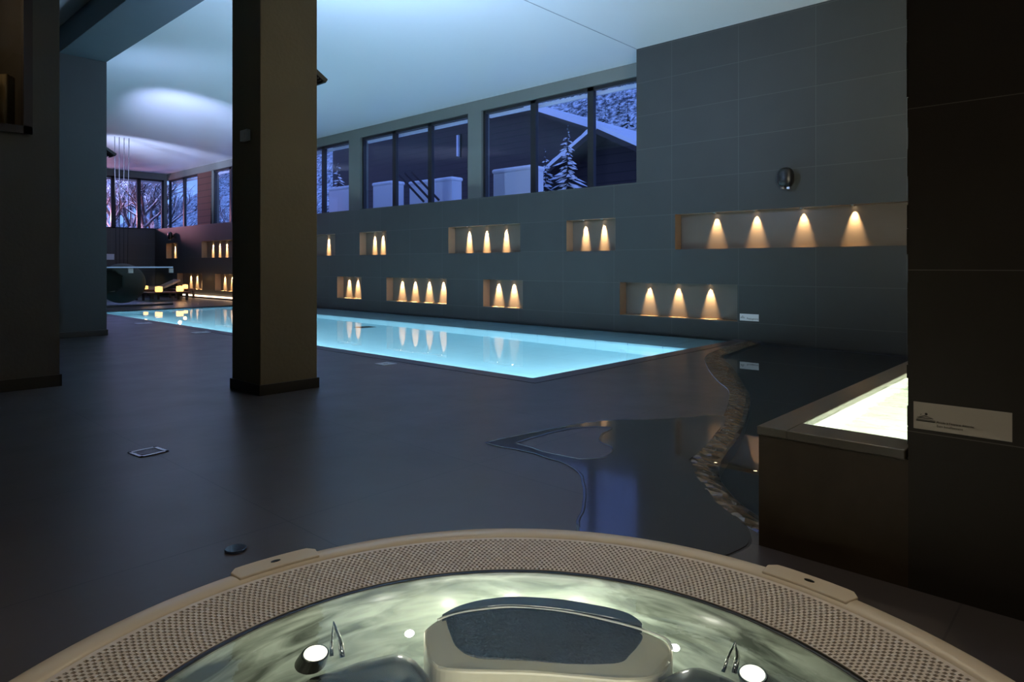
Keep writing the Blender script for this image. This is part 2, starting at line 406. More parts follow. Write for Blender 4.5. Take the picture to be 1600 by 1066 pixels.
def meniscus(L):
    m = MB(); n = len(L); pr = [(-.010, .0005), (-.004, .004), (.004, .0055), (.012, .0032)]
    v = []; f = []
    cx = sum(p[0] for p in L) / n; cy = sum(p[1] for p in L) / n
    for i in range(n):
        a = Vector(L[i - 1]); b = Vector(L[(i + 1) % n]); d = (b - a).normalized(); nn = Vector((-d.y, d.x))
        flat_ = L[i][1] < 1.75 or min((Vector(L[i]) - q.xy).length for q in dout) < .05
        for o, z in pr: v.append((L[i][0] + nn.x * o, L[i][1] + nn.y * o, .0004 if flat_ else z))
    for i in range(n):
        j = (i + 1) % n
        for k in range(3): f.append((i * 4 + k, j * 4 + k, j * 4 + k + 1, i * 4 + k + 1))
    return m.add(v, f)
_mm = meniscus(WO); _m2 = meniscus(WI[::-1]); _mm.add(_m2.v, _m2.f)
part(_mm, 'water_edge', 'wet_floor', pud, smooth=True)

# ------------------------------------------------------------------ swimming pool
pool = empty('swimming_pool', (7, 11, 0), 'long rectangular swimming pool glowing pale turquoise beside the tiled wall', 'pool')
D = -1.15
mb = MB()
mb.quad((PX0, PY0, D), (PX1, PY0, D), (PX1, PY1, D), (PX0, PY1, D))
mb.quad((PX0, PY0, 0), (PX0, PY0, D), (PX0, PY1, D), (PX0, PY1, 0))
mb.quad((PX1, PY0, -.16), (PX1, PY1, -.16), (PX1, PY1, D), (PX1, PY0, D))
mb.quad((PX0, PY0, 0), (PX1, PY0, 0), (PX1, PY0, D), (PX0, PY0, D))
mb.quad((PX0, PY1, 0), (PX0, PY1, D), (PX1, PY1, D), (PX1, PY1, 0))
part(mb, 'basin', 'pool_tile', pool)
mb = MB(); mb.box((PX1 - .01, PY0, -.30), (PXL, PY1, -.10))
part(mb, 'overflow_ledge', 'ledge_tile', pool)
nx, ny = 2, 2
mb = MB(); mb.quad((PX0, PY0, -.025), (PXL, PY0, -.025), (PXL, PY1, -.025), (PX0, PY1, -.025))
part(mb, 'water', 'pool_water', pool)
mb = MB(); c = .2
mb.box((PX0 - c, PY0 - c, -.06), (PXL, PY0, .004)); mb.box((PX0 - c, PY0, -.06), (PX0, PY1, .004)); mb.box((PX0 - c, PY1, -.06), (PXL, PY1 + c, .004))
part(mb, 'coping', 'coping_stone', pool)
# underwater lamps along the near long side and the ends
for k, (x, y, dx, dy) in enumerate([(PX0 + .03, 5.4 + 1.9 * i, 1, 0) for i in range(7)]):
    mb = MB(); mb.tube([(x - .02, y, -.5), (x + .015, y, -.5)], .09, 16)
    part(mb, 'underwater_lamp', 'white_plastic', pool)
light('pool_light_long', 'AREA', (PX0 + .1, 11.6, -.55), 285, (.70, .90, 1), (PX1, 11.6, -.62), 13, .5).parent = pool
light('pool_light_end', 'AREA', (6.9, PY0 + .12, -.6), 42, (.75, .93, 1), (6.9, 9, -.8), 2.6, .5).parent = pool
for o in (bpy.data.objects['pool_light_long'], bpy.data.objects['pool_light_end']): o.location -= pool.location
# bright tiled stripes by the far side: three recessed inlets
mb = MB(); mb.prism([(8.0, 11.55), (8.35, 11.55), (8.35, 11.85), (8.0, 11.85)], D + .002, D + .02)
part(mb, 'floor_drain', 'dark_frame', pool)

# ------------------------------------------------------------------ black shallow pool with a curved lip
rp = empty('reflecting_pool', (6, 2.5, 0), 'still black shallow pool with a curving edge below the tiled wall', 'pool')
n = len(dout)
mb = MB(); v = []; f = []
K = 14
for i in range(n):
    a, b = dout[i], din[i]
    for k in range(K + 1):
        t = k / K; p = a.lerp(b, t)
        near = max(0, min(1, (5.6 - p.x) / 1.2)); v.append((p.x, p.y, .002 - .027 * t ** 1.6 + (.004 + .006 * near) * noise.noise((p.x * 14, p.y * 14, 0)) * (1 if 0 < k < K else 0)))
for i in range(n - 1):
    for k in range(K): f.append((i * (K + 1) + k, i * (K + 1) + k + 1, (i + 1) * (K + 1) + k + 1, (i + 1) * (K + 1) + k))
mb.add(v, [q[::-1] for q in f]); part(mb, 'stone_lip', 'rippled_lip', rp, smooth=True)
wp = [(p.x, p.y) for p in dout] + [(X0 - .005, BY - .02)]
lo = fill('b', [(p.x, p.y) for p in din] + [(X0 - .005, BY - .02)], [], -.30, '')
part(lo, 'basin', 'black_basin', rp)
mb = MB(); v = [(p.x, p.y, -.018) for p in din] + [(p.x, p.y, -.30) for p in din]
mb.add(v, [(i, i + 1, n + i + 1, n + i) for i in range(n - 1)]); part(mb, 'basin_side', 'black_basin', rp)
wt = fill('w', wp, [], -.016, ''); part(wt, 'water', 'black_water', rp)

# ------------------------------------------------------------------ tiled wall with lit niches
UZ0, UZ1, LZ0, LZ1 = 1.41, 1.99, .28, .85
niches = [  # y0, y1, z0, z1, lamp positions, words
    (1.6, 5.52, UZ0, UZ1, [4.93, 4.27, 3.56, 2.86], 'long upper niche under the speaker'),
    (6.69, 7.79, UZ0, UZ1, [7.56, 7.14], 'upper niche with two lamps right of the wide one'),
    (8.96, 11.1, UZ0, UZ1, [10.74, 10.2, 9.62], 'wide three-lamp upper niche'),
    (13.36, 14.49, UZ0, UZ1, [14.25, 13.9], 'small upper niche with two lamps right of the middle column'),
    (15.61, 17.8, UZ0, UZ1, [17.2, 16.4], 'upper niche partly hidden by the middle column'),
    (21.3, 24.1, UZ0, UZ1, [23.85, 23.3, 22.75, 22.2, 21.7], 'upper niche seen left of the middle column'),
    (26.21, 27.33, UZ0, UZ1, [27.25, 26.85], 'upper niche nearest the far corner'),
    (4.45, 6.6, LZ0, LZ1, [6.18, 5.62, 5.04], 'long lower niche beside the small plaque'),
    (8.89, 10.01, LZ0, LZ1, [9.84, 9.4], 'small lower niche above the middle of the pool'),
    (11.16, 13.36, LZ0, LZ1, [13.12, 12.62, 12.1, 11.6], 'four-lamp lower niche'),
    (14.41, 15.52, LZ0, LZ1, [15.4, 15.0], 'lower niche just right of the middle column'),
    (20.6, 23.0, LZ0, LZ1, [22.9, 22.35, 21.8, 21.2], 'lower niche cut by the left side of the middle column'),
    (24.05, 26.27, LZ0, LZ1, [25.75, 25.2, 24.7], 'three-lamp lower niche near the far corner')]
ND = .20
ys = sorted({-5, 6.26, YF1} | {a for n_ in niches for a in n_[:2]}); zs = [-.35, LZ0, LZ1, UZ0, UZ1, ZS, ZC]
mb = MB()
for i in range(len(ys) - 1):
    for j in range(len(zs) - 1):
        ym, zm = (ys[i] + ys[i + 1]) / 2, (zs[j] + zs[j + 1]) / 2
        if zm > ZS and ym > 6.26: continue
        if any(n_[0] < ym < n_[1] and n_[2] < zm < n_[3] for n_ in niches): continue
        mb.quad((X0, ys[i], zs[j]), (X0, ys[i + 1], zs[j]), (X0, ys[i + 1], zs[j + 1]), (X0, ys[i], zs[j + 1]))
mb.quad((X0, 6.26, ZS), (X0, YF1, ZS), (X1 + .1, YF1, ZS), (X1 + .1, 6.26, ZS))
mb.quad((X0, 6.26, ZS), (X1 + .1, 6.26, ZS), (X1 + .1, 6.26, ZC), (X0, 6.26, ZC))
wr = struct(mb, 'wall_right', 'wall_tile')
spot_n = 0
ordw = ['leftmost', 'second', 'third', 'fourth', 'fifth']
lamp_src = None
for (a, b, z0, z1, lamps, words_) in niches:
    mb = MB(); xb = X0 + ND
    mb.quad((xb, a, z0), (xb, b, z0), (xb, b, z1), (xb, a, z1), 1)
    mb.quad((X0, a, z0), (xb, a, z0), (xb, a, z1), (X0, a, z1), 0)
    mb.quad((X0, b, z0), (X0, b, z1), (xb, b, z1), (xb, b, z0), 0)
    mb.quad((X0, a, z0), (X0, b, z0), (xb, b, z0), (xb, a, z0), 0)
    mb.quad((X0, a, z1), (xb, a, z1), (xb, b, z1), (X0, b, z1), 0)
    o = mb.build('niche', ['niche_lining', 'niche_back'], wr)
    for i, y in enumerate(lamps):
        x = xb - .055; y *= .990
        who = (f'{ordw[i]} warm downlight in the ' if len(lamps) > 2 or i == 0 else 'right-hand warm downlight in the ') + words_
        e = empty('niche_downlight', (x, y, z1), who, 'downlight', 'warm downlights set in the wall niches')
        if lamp_src is None:
            m1 = MB(); m1.lathe([(.046, .0), (.046, -.008), (.032, -.012), (.030, -.002)], seg=20); r_ = m1.build('trim_ring', 'steel', e, smooth=True)
            m2 = MB(); m2.lathe([(.030, -.006), (.0001, -.009)], seg=20); g_ = m2.build('bulb', 'lamp_glow', e)
            lamp_src = (r_, g_)
        else:
            for s_ in lamp_src:
                c_ = s_.copy(); COL.objects.link(c_); c_.parent = e
        up = z0 > 1
        L = light('niche_spot', 'SPOT', (0, 0, -.02), (170 if y < 5.6 else 560 if y < 8 else 900) if up else (200 if y < 7 else 450), (1, .66, .33), (.26, 0, -1), .010, angle=math.radians((48 if y < 5.6 else 34) if up else 46), blend=.8)
        L.parent = e

# ------------------------------------------------------------------ window bays above the wall
def window_bay(idx, along, y0, y1, n_panes, plane, ext):
    """along 'Y': bay in plane X=plane; 'X': bay in plane Y=plane"""
    def P(u, d, z): return (plane + d, u, z) if along == 'Y' else (u, plane + d, z)
    def bx(mb, u0, u1, d0, d1, za, zb):
        p, q = P(u0, d0, za), P(u1, d1, zb)
        return mb.box([min(p[i], q[i]) for i in range(3)], [max(p[i], q[i]) for i in range(3)])
    fr = MB(); fw = .07
    bx(fr, y0, y1, 0, .09, ZH - fw, ZH); bx(fr, y0, y1, 0, .09, ZS + .01, ZS + .06)
    bx(fr, y0, y0 + fw, 0, .09, ZS, ZH); bx(fr, y1 - fw, y1, 0, .09, ZS, ZH)
    w = (y1 - y0) / n_panes
    for k in range(1, n_panes): bx(fr, y0 + k * w - fw, y0 + k * w + fw, 0, .09, ZS, ZH)
    o = fr.build('window_%d' % idx, 'dark_frame'); o['kind'] = 'structure'
    for k in range(n_panes):
        g = MB(); bx(g, y0 + k * w + .05, y0 + (k + 1) * w - .05, .035, .043, ZS + .05, ZH - .05)
        g.build('pane', 'window_glass', o)
    s = MB(); bx(s, y0 + .05, y1 - .05, .14, .2, ZH - .14, ZH - .07); s.build('snow_guard', 'soffit_white', o)
bays = [(6.27, 10.72, 3), (11.16, 15.40, 3), (15.95, 20.2, 3), (20.7, 24.75, 3), (26.0, YF1 - .1, 2)]
for i, (a, b, k) in enumerate(bays): window_bay(i + 1, 'Y', a, b, k, X1, 1)
window_bay(6, 'X', 7.72, 10.5, 3, YF1, 1)
window_bay(7, 'X', 2.6, 7.2, 4, YF1, 1)
mb = MB()
mb.box((X1 - .06, 6.26, ZH), (X1 + .2, YF1 + .2, ZC))                     # header band
prev = None
for (a, b) in [(10.72, 11.16), (15.40, 15.95), (20.2, 20.7), (24.75, 26.0)]:
    mb.box((X1 - .06, a, ZS), (X1 + .2, b, ZH))
struct(mb, 'trim_1', 'render_green')
mb = MB(); mb.box((1.75, YF1 - .06, ZH), (X1 - .06, YF1 + .2, ZC)); mb.box((7.2, YF1 - .06, ZS), (7.72, YF1 + .2, ZH)); mb.box((10.5, YF1 - .06, ZS), (X1 - .06, YF1 + .2, ZH)); mb.box((1.75, YF1 - .06, ZS), (2.6, YF1 + .2, ZH))
struct(mb, 'trim_2', 'render_green')
mb = MB(); mb.box((1.75, YF, -.1), (X0, YF + .3, ZS)); mb.box((1.75, YF, ZS - .02), (X0 + .7, YF1 + .2, ZS))
struct(mb, 'wall_far', 'wall_tile_x')
# brown boarding on the pier between the last two bays
mb = MB(); mb.box((X1 - .10, 24.8, ZS + .02), (X1 - .062, 25.95, ZH - .02))
struct(mb, 'trim_3', 'board_brown')

# ------------------------------------------------------------------ shell: ceiling, other walls
mb = MB(); mb.quad((-5, -5, ZC), (-5, YF1 + .2, ZC), (X1 + .2, YF1 + .2, ZC), (X1 + .2, -5, ZC))
cl = struct(mb, 'ceiling', 'ceiling_skin')
mb = MB(); mb.box((3.6, 6.245, ZC - .004), (X0, 6.26, ZC - .0005)); mb.build('seam', 'ceiling_seam', cl)
mb = MB(); mb.box((-5.1, -5, 0), (-5, 7.5, ZC)); struct(mb, 'wall_left', 'wall_tile')
mb = MB(); mb.box((-5, -5.1, 0), (X0, -5, ZC)); struct(mb, 'wall_back', 'wall_tile_x')
mb = MB(); mb.box((1.65, 9.6, 0), (1.75, YF1, ZC)); struct(mb, 'wall_left_of_pool', 'wall_tile')
# block at the left with a high window
W0, W1, WZ = -.2, 1.55, 2.36
mb = MB()
mb.box((-5, 7.5, 0), (1.77, 7.7, WZ)); mb.box((-5, 7.5, WZ), (W0, 7.7, ZC)); mb.box((W1, 7.5, WZ), (1.77, 7.7, ZC))
mb.box((W0, 7.5, 4.3), (W1, 7.7, ZC)); mb.box((1.57, 7.7, 0), (1.77, 9.7, ZC))
simple('plaster_shade', (.066, .058, .046), rough=.75, bump=.15, bscale=30, var=.12, vscale=1.6)  # column plaster darkened, weaker light on this block put into the colour
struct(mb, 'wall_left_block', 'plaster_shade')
mb = MB(); mb.box((-5, 7.48, 0), (1.785, 7.499, .11)); mb.box((1.771, 7.48, 0), (1.785, 9.7, .11)); struct(mb, 'baseboard_left', 'plinth')
mb = MB(); fw = .07
mb.box((W0, 7.46, WZ), (W1, 7.56, WZ + fw)); mb.box((W1 - fw, 7.46, WZ), (W1, 7.56, 4.3)); mb.box((W0, 7.46, WZ), (W0 + fw, 7.56, 4.3)); mb.box((W0, 7.46, 4.3 - fw), (W1, 7.56, 4.3))
mb.box((.62, 7.47, WZ), (.68, 7.55, 4.3))
w8 = struct(mb, 'window_8', 'wood_dark')
mb = MB(); mb.box((W0 + .05, 7.50, WZ + .05), (W1 - .05, 7.508, 4.25)); mb.build('pane', 'window_glass', w8)
mb = MB(); mb.box((-.6, 9.55, 2.2), (1.57, 9.6, 4.6)); mb.box((-.6, 7.7, 2.2), (-.55, 9.6, 4.6)); mb.box((-.6, 7.7, 2.2), (1.57, 9.6, 2.25)); mb.box((-.6, 7.7, 4.55), (1.57, 9.6, 4.6))
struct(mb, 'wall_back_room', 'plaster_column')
mb = MB(); v = []; f = []
for i in range(61):
    x = .6 + .92 * i / 60
    y = 7.95 + .05 * math.sin(i * .55) + .012 * math.sin(i * 1.7)
    v += [(x, y, 2.27), (x + .0, y, 2.98)]
for i in range(60): f.append((2 * i, 2 * i + 2, 2 * i + 3, 2 * i + 1))
mb.add(v, f); o = mb.build('curtain', 'curtain', smooth=True); tag(o, 'short ochre curtain behind the high window at the far left', 'curtain')
s_ = o.modifiers.new('s', 'SOLIDIFY'); s_.thickness = .004
light('room_lamp', 'POINT', (.6, 8.6, 3.9), 7, (1, .72, .40), size=.15)
light('curtain_lamp', 'POINT', (.9, 7.78, 3.2), 1.0, (1, .74, .4), size=.1)

# ------------------------------------------------------------------ columns and beam
def column(x0, x1, y0, y1, ztop, label, mat):
    e = empty('column', ((x0 + x1) / 2, (y0 + y1) / 2, 0), label, 'column', 'square columns carrying the beam')
    mb = MB(); mb.box((x0, y0, .0), (x1, y1, ztop)); part(mb, 'shaft', mat, e, bevel=.006)
    mb = MB(); g = .016; mb.box((x0 - g, y0 - g, 0), (x1 + g, y1 + g, .095)); part(mb, 'plinth', 'plinth', e, bevel=.004)
    return e
ZB = 4.48
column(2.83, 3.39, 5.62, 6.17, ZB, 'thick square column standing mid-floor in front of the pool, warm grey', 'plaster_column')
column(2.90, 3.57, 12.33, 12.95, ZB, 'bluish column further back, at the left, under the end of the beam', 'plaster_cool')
mb = MB(); mb.box((2.90, -5, ZB), (3.57, 12.97, ZC)); o = mb.build('ceiling_beam', 'beam_bluelit', bevel=.006)
tag(o, 'long square beam under the ceiling running from the bluish column towards the front', 'beam')
# junction box on the middle column
e = empty('wall_box', (2.83, 5.88, 2.32), 'small pale box mounted high on the shaded side of the middle column', 'wall box')
mb = MB(); mb.box((2.79, 5.80, 2.27), (2.8299, 5.93, 2.37)); part(mb, 'housing', 'white_plastic', e, bevel=.006)
mb = MB(); mb.box((2.784, 5.83, 2.295), (2.791, 5.90, 2.345)); part(mb, 'cover', 'white_plastic', e, bevel=.003)

# floodlights on the far faces of the columns that wash the ceiling
def flood(x, y, z, label, energy, color, aim, ang=150):
    e = empty('floodlight', (x, y, z), label, 'floodlight', 'floodlights that wash the ceiling from the columns')
    m = Matrix.Translation((-.07, 0, .03)) @ Matrix.Rotation(math.radians(32), 4, 'Y')
    def tr(mb):
        mb.v = [tuple(m @ Vector(p)) for p in mb.v]; return mb
    mb = MB(); mb.box((-.02, -.13, -.025), (.19, .13, .025)); tr(mb).build('housing', 'black_plastic', e, bevel=.008)
    mb = MB(); mb.box((.0, -.11, .0255), (.17, .11, .030)); tr(mb).build('lens', 'steel', e)
    mb = MB()
    for k in range(6): mb.box((.01 + .03 * k, -.12, -.045), (.018 + .03 * k, .12, -.026))
    tr(mb).build('cooling_fins', 'black_plastic', e)
    mb = MB(); mb.box((-.10, -.03, -.03), (-.04, .03, .03)); mb.build('bracket', 'dark_frame', e)
    L = light('flood_lamp', 'SPOT', (.10, 0, .06), energy, color, aim, .10, angle=math.radians(ang), blend=1); L.parent = e
flood(3.50, 5.90, 3.02, 'dark floodlight peeking out on the pool side of the middle column', 1200, (.44, .63, 1), (1, .7, .62))
flood(3.67, 12.63, 3.07, 'dark floodlight on the pool side of the bluish left column', 4200, (.50, .57, 1), (.77, .98, .36), 38)
L = light('flood_spill', 'SPOT', (.10, 0, .06), 110, (.42, .60, 1), (1, .7, .7), .1, angle=math.radians(150), blend=1); L.parent = bpy.data.objects['floodlight.001']
column(2.90, 3.57, 19.0, 19.6, ZC, 'third column of the row, standing far behind the bluish one', 'plaster_cool')
flood(3.67, 19.3, 3.07, 'dark floodlight on the farthest column of the row', 5600, (.52, .62, 1), (.79, .61, .29), 32)

# ------------------------------------------------------------------ near dark wall and raised basin
mb = MB(); mb.box((NX, -5, 0), (NX + .9, NY, ZC)); wn_ = struct(mb, 'wall_near_right', 'dark_tile')
# rough stone slips on the wall's end edge
mb = MB(); z = BT + .02; random.seed(3)
while z < ZC - .1:
    h = random.uniform(.05, .12); d = random.uniform(.001, .007)
    mb.box((NX + .008, NY - .01, z), (NX + .88, NY + d, z + h - .004)); z += h
mb.build('stone_edge', 'dark_tile', wn_)
rb = empty('raised_basin', (NX, NY, 0), 'raised bronze-clad water basin in the corner, lit bright from inside', 'basin')
BX = 7.2
mb = MB(); mb.box((NX, NY, 0), (NX + .025, BY, BT - .035)); mb.box((NX + .025, BY - .03, -.29), (BX, BY, BT - .035)); mb.box((BX - .03, NY, 0), (BX, BY, BT - .035))
part(mb, 'cladding', 'bronze_clad', rb)
ix0, iy1 = 2.88, 1.005
mb = MB(); mb.box((NX - .006, BY - .115, BT - .035), (BX, BY + .006, BT)); mb.box((NX - .006, NY + .008, BT - .035), (ix0, BY - .115, BT))
part(mb, 'rim', 'basin_rim', rb, bevel=.004)
mb = MB(); zb = .12
mb.quad((ix0, NY + .01, zb), (BX - .04, NY + .01, zb), (BX - .04, iy1, zb), (ix0, iy1, zb))
mb.quad((ix0, NY + .01, BT - .03), (ix0, NY + .01, zb), (ix0, iy1, zb), (ix0, iy1, BT - .03)); mb.quad((ix0, iy1, zb), (BX - .04, iy1, zb), (BX - .04, iy1, BT - .03), (ix0, iy1, BT - .03))
mb.quad((ix0, NY + .01, zb), (ix0, NY + .01, BT - .03), (BX - .04, NY + .01, BT - .03), (BX - .04, NY + .01, zb)); mb.quad((BX - .04, NY + .01, zb), (BX - .04, NY + .01, BT - .03), (BX - .04, iy1, BT - .03), (BX - .04, iy1, zb))
part(mb, 'inner_tank', 'basin_inner', rb)
mb = MB(); mb.quad((ix0, NY + .01, BT - .03), (BX - .04, NY + .01, BT - .03), (BX - .04, iy1, BT - .03), (ix0, iy1, BT - .03)); part(mb, 'water', 'basin_water', rb)
L = light('basin_light', 'AREA', (4.5, NY + .04, .32), 430, (1, 1, .88), (4.5, 1.0, .18), 2.4, .10); L.parent = rb; L.location -= rb.location
L = light('basin_light_far', 'AREA', (3.45, NY + .04, .36), 4, (1, 1, .88), (3.5, 1.0, .1), .7, .10); L.parent = rb; L.location -= rb.location

e = empty('added_washer', (NX + .95, .2, 1.9), 'unseen warm light added behind the near dark wall to brighten ceiling and tiles', 'added lamp')  # unseen lamp, added to brighten ceiling, basin and tiled wall
mb = MB(); mb.tube([(0, 0, -.1), (0, 0, .1)], .05, 16); mb.box((-.06, -.03, -.03), (-.03, .03, .03)); mb.build('housing', 'black_plastic', e)
L = light('washer_up', 'SPOT', (0, 0, .13), 800, (1, .92, .74), (1, .45, 1), .05, angle=math.radians(120), blend=1); L.parent = e
L = light('washer_down', 'SPOT', (0, 0, -.13), 60, (1, .90, .70), (.55, .35, -1), .05, angle=math.radians(80), blend=1); L.parent = e

L = light('washer_side', 'SPOT', (.08, .05, 0), 170, (1, .86, .58), (1, .28, .16), .05, angle=math.radians(75), blend=1); L.parent = e  # added beam that warms the tiled wall

# ------------------------------------------------------------------ signs
def text_mesh(txt, size):
    cu = bpy.data.curves.new('t', 'FONT'); cu.body = txt; cu.size = size; cu.extrude = .0004; cu.resolution_u = 3
    ob = bpy.data.objects.new('t', cu); COL.objects.link(ob); bpy.context.view_layer.update()
    me = bpy.data.meshes.new_from_object(ob.evaluated_get(bpy.context.evaluated_depsgraph_get()))
    bpy.data.objects.remove(ob); return me
def sign(name, xf, ya, yb, za, zb, label, mat, lines, logo):
    """plate on a plane facing -X; ya is its left end (larger y)"""
    e = empty(name, (xf, ya, za), label, 'sign')
    W, H = ya - yb, zb - za
    M = Matrix(((0, 0, -1, -.0072), (-1, 0, 0, 0), (0, 1, 0, 0), (0, 0, 0, 1)))  # local: x to the right, y up, z out of the wall
    mb = MB(); mb.box((0, 0, .0), (W, H, .0065)); mb.v = [tuple(M @ Vector(p) + Vector((.0071, 0, 0))) for p in mb.v]
    mb.build('plate', mat, e, bevel=.001)
    for (t, x, y, s) in lines:
        me = text_mesh(t, s * H); me.transform(M @ Matrix.Translation((x * W, y * H, 0))); me.materials.clear(); me.materials.append(MATS['ink'])
        o = bpy.data.objects.new('lettering', me); COL.objects.link(o); o.parent = e
    lx, ly, ls = logo; mb = MB(); q = ls * H
    def P(pts): mb.prism3([(lx * W + a * q, ly * H + b * q, .0) for a, b in pts], (0, 0, .0005))
    P([(-.9, .0), (.9, .0), (.9, .08), (-.9, .08)]); P([(-1, -.22), (1.1, -.22), (1.1, -.16), (-1, -.16)]); P([(-1.05, -.42), (1.1, -.42), (1.1, -.30), (-1.05, -.30)])
    P([(-.75, .15), (-.1, .38), (.85, .12), (.7, .12), (-.1, .28), (-.6, .12)])
    P([(.1 + .17 * math.cos(a), .58 + .17 * math.sin(a)) for a in [k * PI / 5 for k in range(10)]])
    P([(-.62, .40), (-.45, .55), (-.4, .5), (-.55, .38)])
    mb.v = [tuple(M @ Vector(p)) for p in mb.v]; mb.build('emblem', 'ink', e)
    return e
sign('wall_sign', NX + .005, .563, .281, .573, .668, 'pale plaque with a small emblem on the near dark wall', 'sign_plate',
     [("Accès à l'espace détente", .25, .30, .115), ('Bain bouillonnant', .25, .16, .115)], (.13, .42, .28))
sign('wall_sign', X0 - .001, 4.41, 4.115, .30, .405, 'small white plaque low on the tiled wall right of the lower niche', 'sign_white',
     [('Pataugeoire', .38, .22, .36)], (.15, .5, .3))

# ------------------------------------------------------------------ wall speakers
def speaker(y, z, label):
    e = empty('wall_speaker', (X0, y, z), label, 'speaker', 'black speakers on the tiled wall')
    mb = MB(); mb.ell((-.12, 0, 0), (.085, .115, .15), 24, 16, p=.8); o = mb.build('cabinet', 'black_plastic', e, smooth=True)
    mb = MB(); mb.tube([(-.06, 0, .0), (0.0, 0, .0)], .03, 12); mb.box((-.015, -.05, -.06), (0, .05, .06)); mb.build('bracket', 'black_plastic', e)
    mb = MB(); mb.tube([(-.14, .03, -.135), (-.14, .03, -.165)], .035, 14); mb.box((-.16, -.07, -.17), (-.12, -.03, -.14)); mb.build('tweeter_ring', 'brushed_steel', e)
speaker(3.67, 2.42, 'oval black speaker high on the bare tiled wall above the long niche')
speaker(26.65, 2.26, 'tiny black speaker on the tiled wall in the far corner')

# ------------------------------------------------------------------ floor fittings
for (x, y, w, d, lab) in [(4.73, 6.36, .19, .19, 'white skimmer lid in the floor by the near end of the pool'),
                       (4.80, 11.65, .26, .22, 'white skimmer lid seen in the floor just left of the middle column'),
                       (4.80, 14.35, .26, .22, 'white skimmer lid farthest away, beside the bluish column'),
                       (4.80, 9.6, .2, .2, 'white skimmer lid seen close against the left side of the middle column')]:
    e = empty('skimmer_lid', (x, y, 0), lab, 'skimmer lid', 'white skimmer lids beside the pool')
    mb = MB(); mb.box((x - w / 2, y - d / 2, 0), (x + w / 2, y + d / 2, .007)); part(mb, 'lid', 'white_plastic', e, bevel=.003)
    mb = MB(); mb.box((x - .03, y - .006, .007), (x + .03, y + .006, .0085)); part(mb, 'grip_slot', 'dark_frame', e)
e = empty('floor_drain', (1.51, 4.43, 0), 'square steel drain cover set in the dark floor at the left', 'drain'); e.rotation_euler.z = .1
mb = MB(); a = .085
for (p, q) in [((-a, -a), (a, -a + .02)), ((-a, a - .02), (a, a)), ((-a, -a), (-a + .02, a)), ((a - .02, -a), (a, a))]: mb.box((p[0], p[1], 0), (q[0], q[1], .006))
mb.build('frame', 'steel', e)
mb = MB()
for k in range(5): mb.box((-a + .025, -a + .028 + k * .027, .0), (a - .025, -a + .04 + k * .027, .004))
mb.build('grille', 'brushed_steel', e)
mb = MB(); mb.tube([(1.23, 2.65, 0), (1.23, 2.65, .010)], .042, 32); o = mb.build('floor_drain', 'blue_disc', bevel=.003)
tag(o, 'small round drain lid on the floor just beyond the whirlpool rim', 'drain')

# ------------------------------------------------------------------ whirlpool
C = SPA
spa = empty('whirlpool', (C.x, C.y, 0), 'large round whirlpool in the foreground with cream rim and slotted overflow ring', 'hot tub')
LOC = lambda p: (p[0] - C.x, p[1] - C.y, p[2])
mb = MB(); mb.lathe([(1.335, -.05), (1.375, .0), (SPA_R, .035), (1.374, .052), (1.355, .062), (1.32, .064), (1.295, .060), (1.284, .052), (1.281, .03), (1.281, -.02)], seg=192)
mb.build('rim', 'rim_cream', spa, smooth=True)
# slotted overflow ring
NA = 400; rows = 17; ra, rbb = 1.000, 1.279
v = []; f = []; ang = []
for j in range(NA):
    a = 2 * PI * j / NA; p = 2 * PI / NA
    ang += [a, a + p * .25, a + p * .5, a + p * .75]
rr = [ra]
dr = (rbb - ra) / rows
for i in range(rows): rr += [ra + dr * (i + .22), ra + dr * (i + 1)]
nA = len(ang)
for r in rr:
    for a in ang: v.append((r * math.cos(a), r * math.sin(a), .055))
for i in range(len(rr) - 1):
    for j in range(nA):
        hole = False
        if i % 2 == 1:
            ph = j % 4; row = i // 2
            hole = (ph in (0, 1)) if row % 2 == 0 else (ph in (2, 3))
        if hole and 0 < i < len(rr) - 2: continue
        j2 = (j + 1) % nA
        f.append((i * nA + j, i * nA + j2, (i + 1) * nA + j2, (i + 1) * nA + j))
mb = MB(); mb.add(v, [q[::-1] for q in f]); g = mb.build('overflow_grate', 'grate_cream', spa)
s_ = g.modifiers.new('s', 'SOLIDIFY'); s_.thickness = .012; s_.offset = -1
mb = MB(); mb.lathe([(1.285, .03), (1.28, -.06), (1.0, -.06), (.99, .02)], seg=96); mb.build('overflow_channel', 'channel_dark', spa)
mb = MB(); mb.lathe([(1.001, .02), (1.001, .050), (.997, .054), (.980, .054), (.976, .05), (.974, .0)], seg=144); mb.build('gap_ring', 'spa_black', spa, smooth=True)  # black ring put in place of the shaded gap inside the grate
# shell
mb = MB(); mb.lathe([(.978, .053), (.965, .03), (.955, -.05), (.94, -.22), (.89, -.36), (.80, -.42), (.55, -.45), (.47, -.48), (.43, -.60), (.40, -.86), (.34, -.92), (.001, -.94)], seg=144)
mb.build('shell', 'spa_shell', spa, smooth=True)
# water surface with gentle swell
mb = MB(); mb.lathe([(.9775 * k / 40, WATER_Z) for k in range(40, -1, -1)], seg=96)
mb.v = [(x, y, z + .0016 * noise.noise((x * 6, y * 6, 1.3)) + .0008 * noise.noise((x * 17, y * 17, 4))) for x, y, z in mb.v]
mb.build('water', 'tub_water', spa, smooth=True)
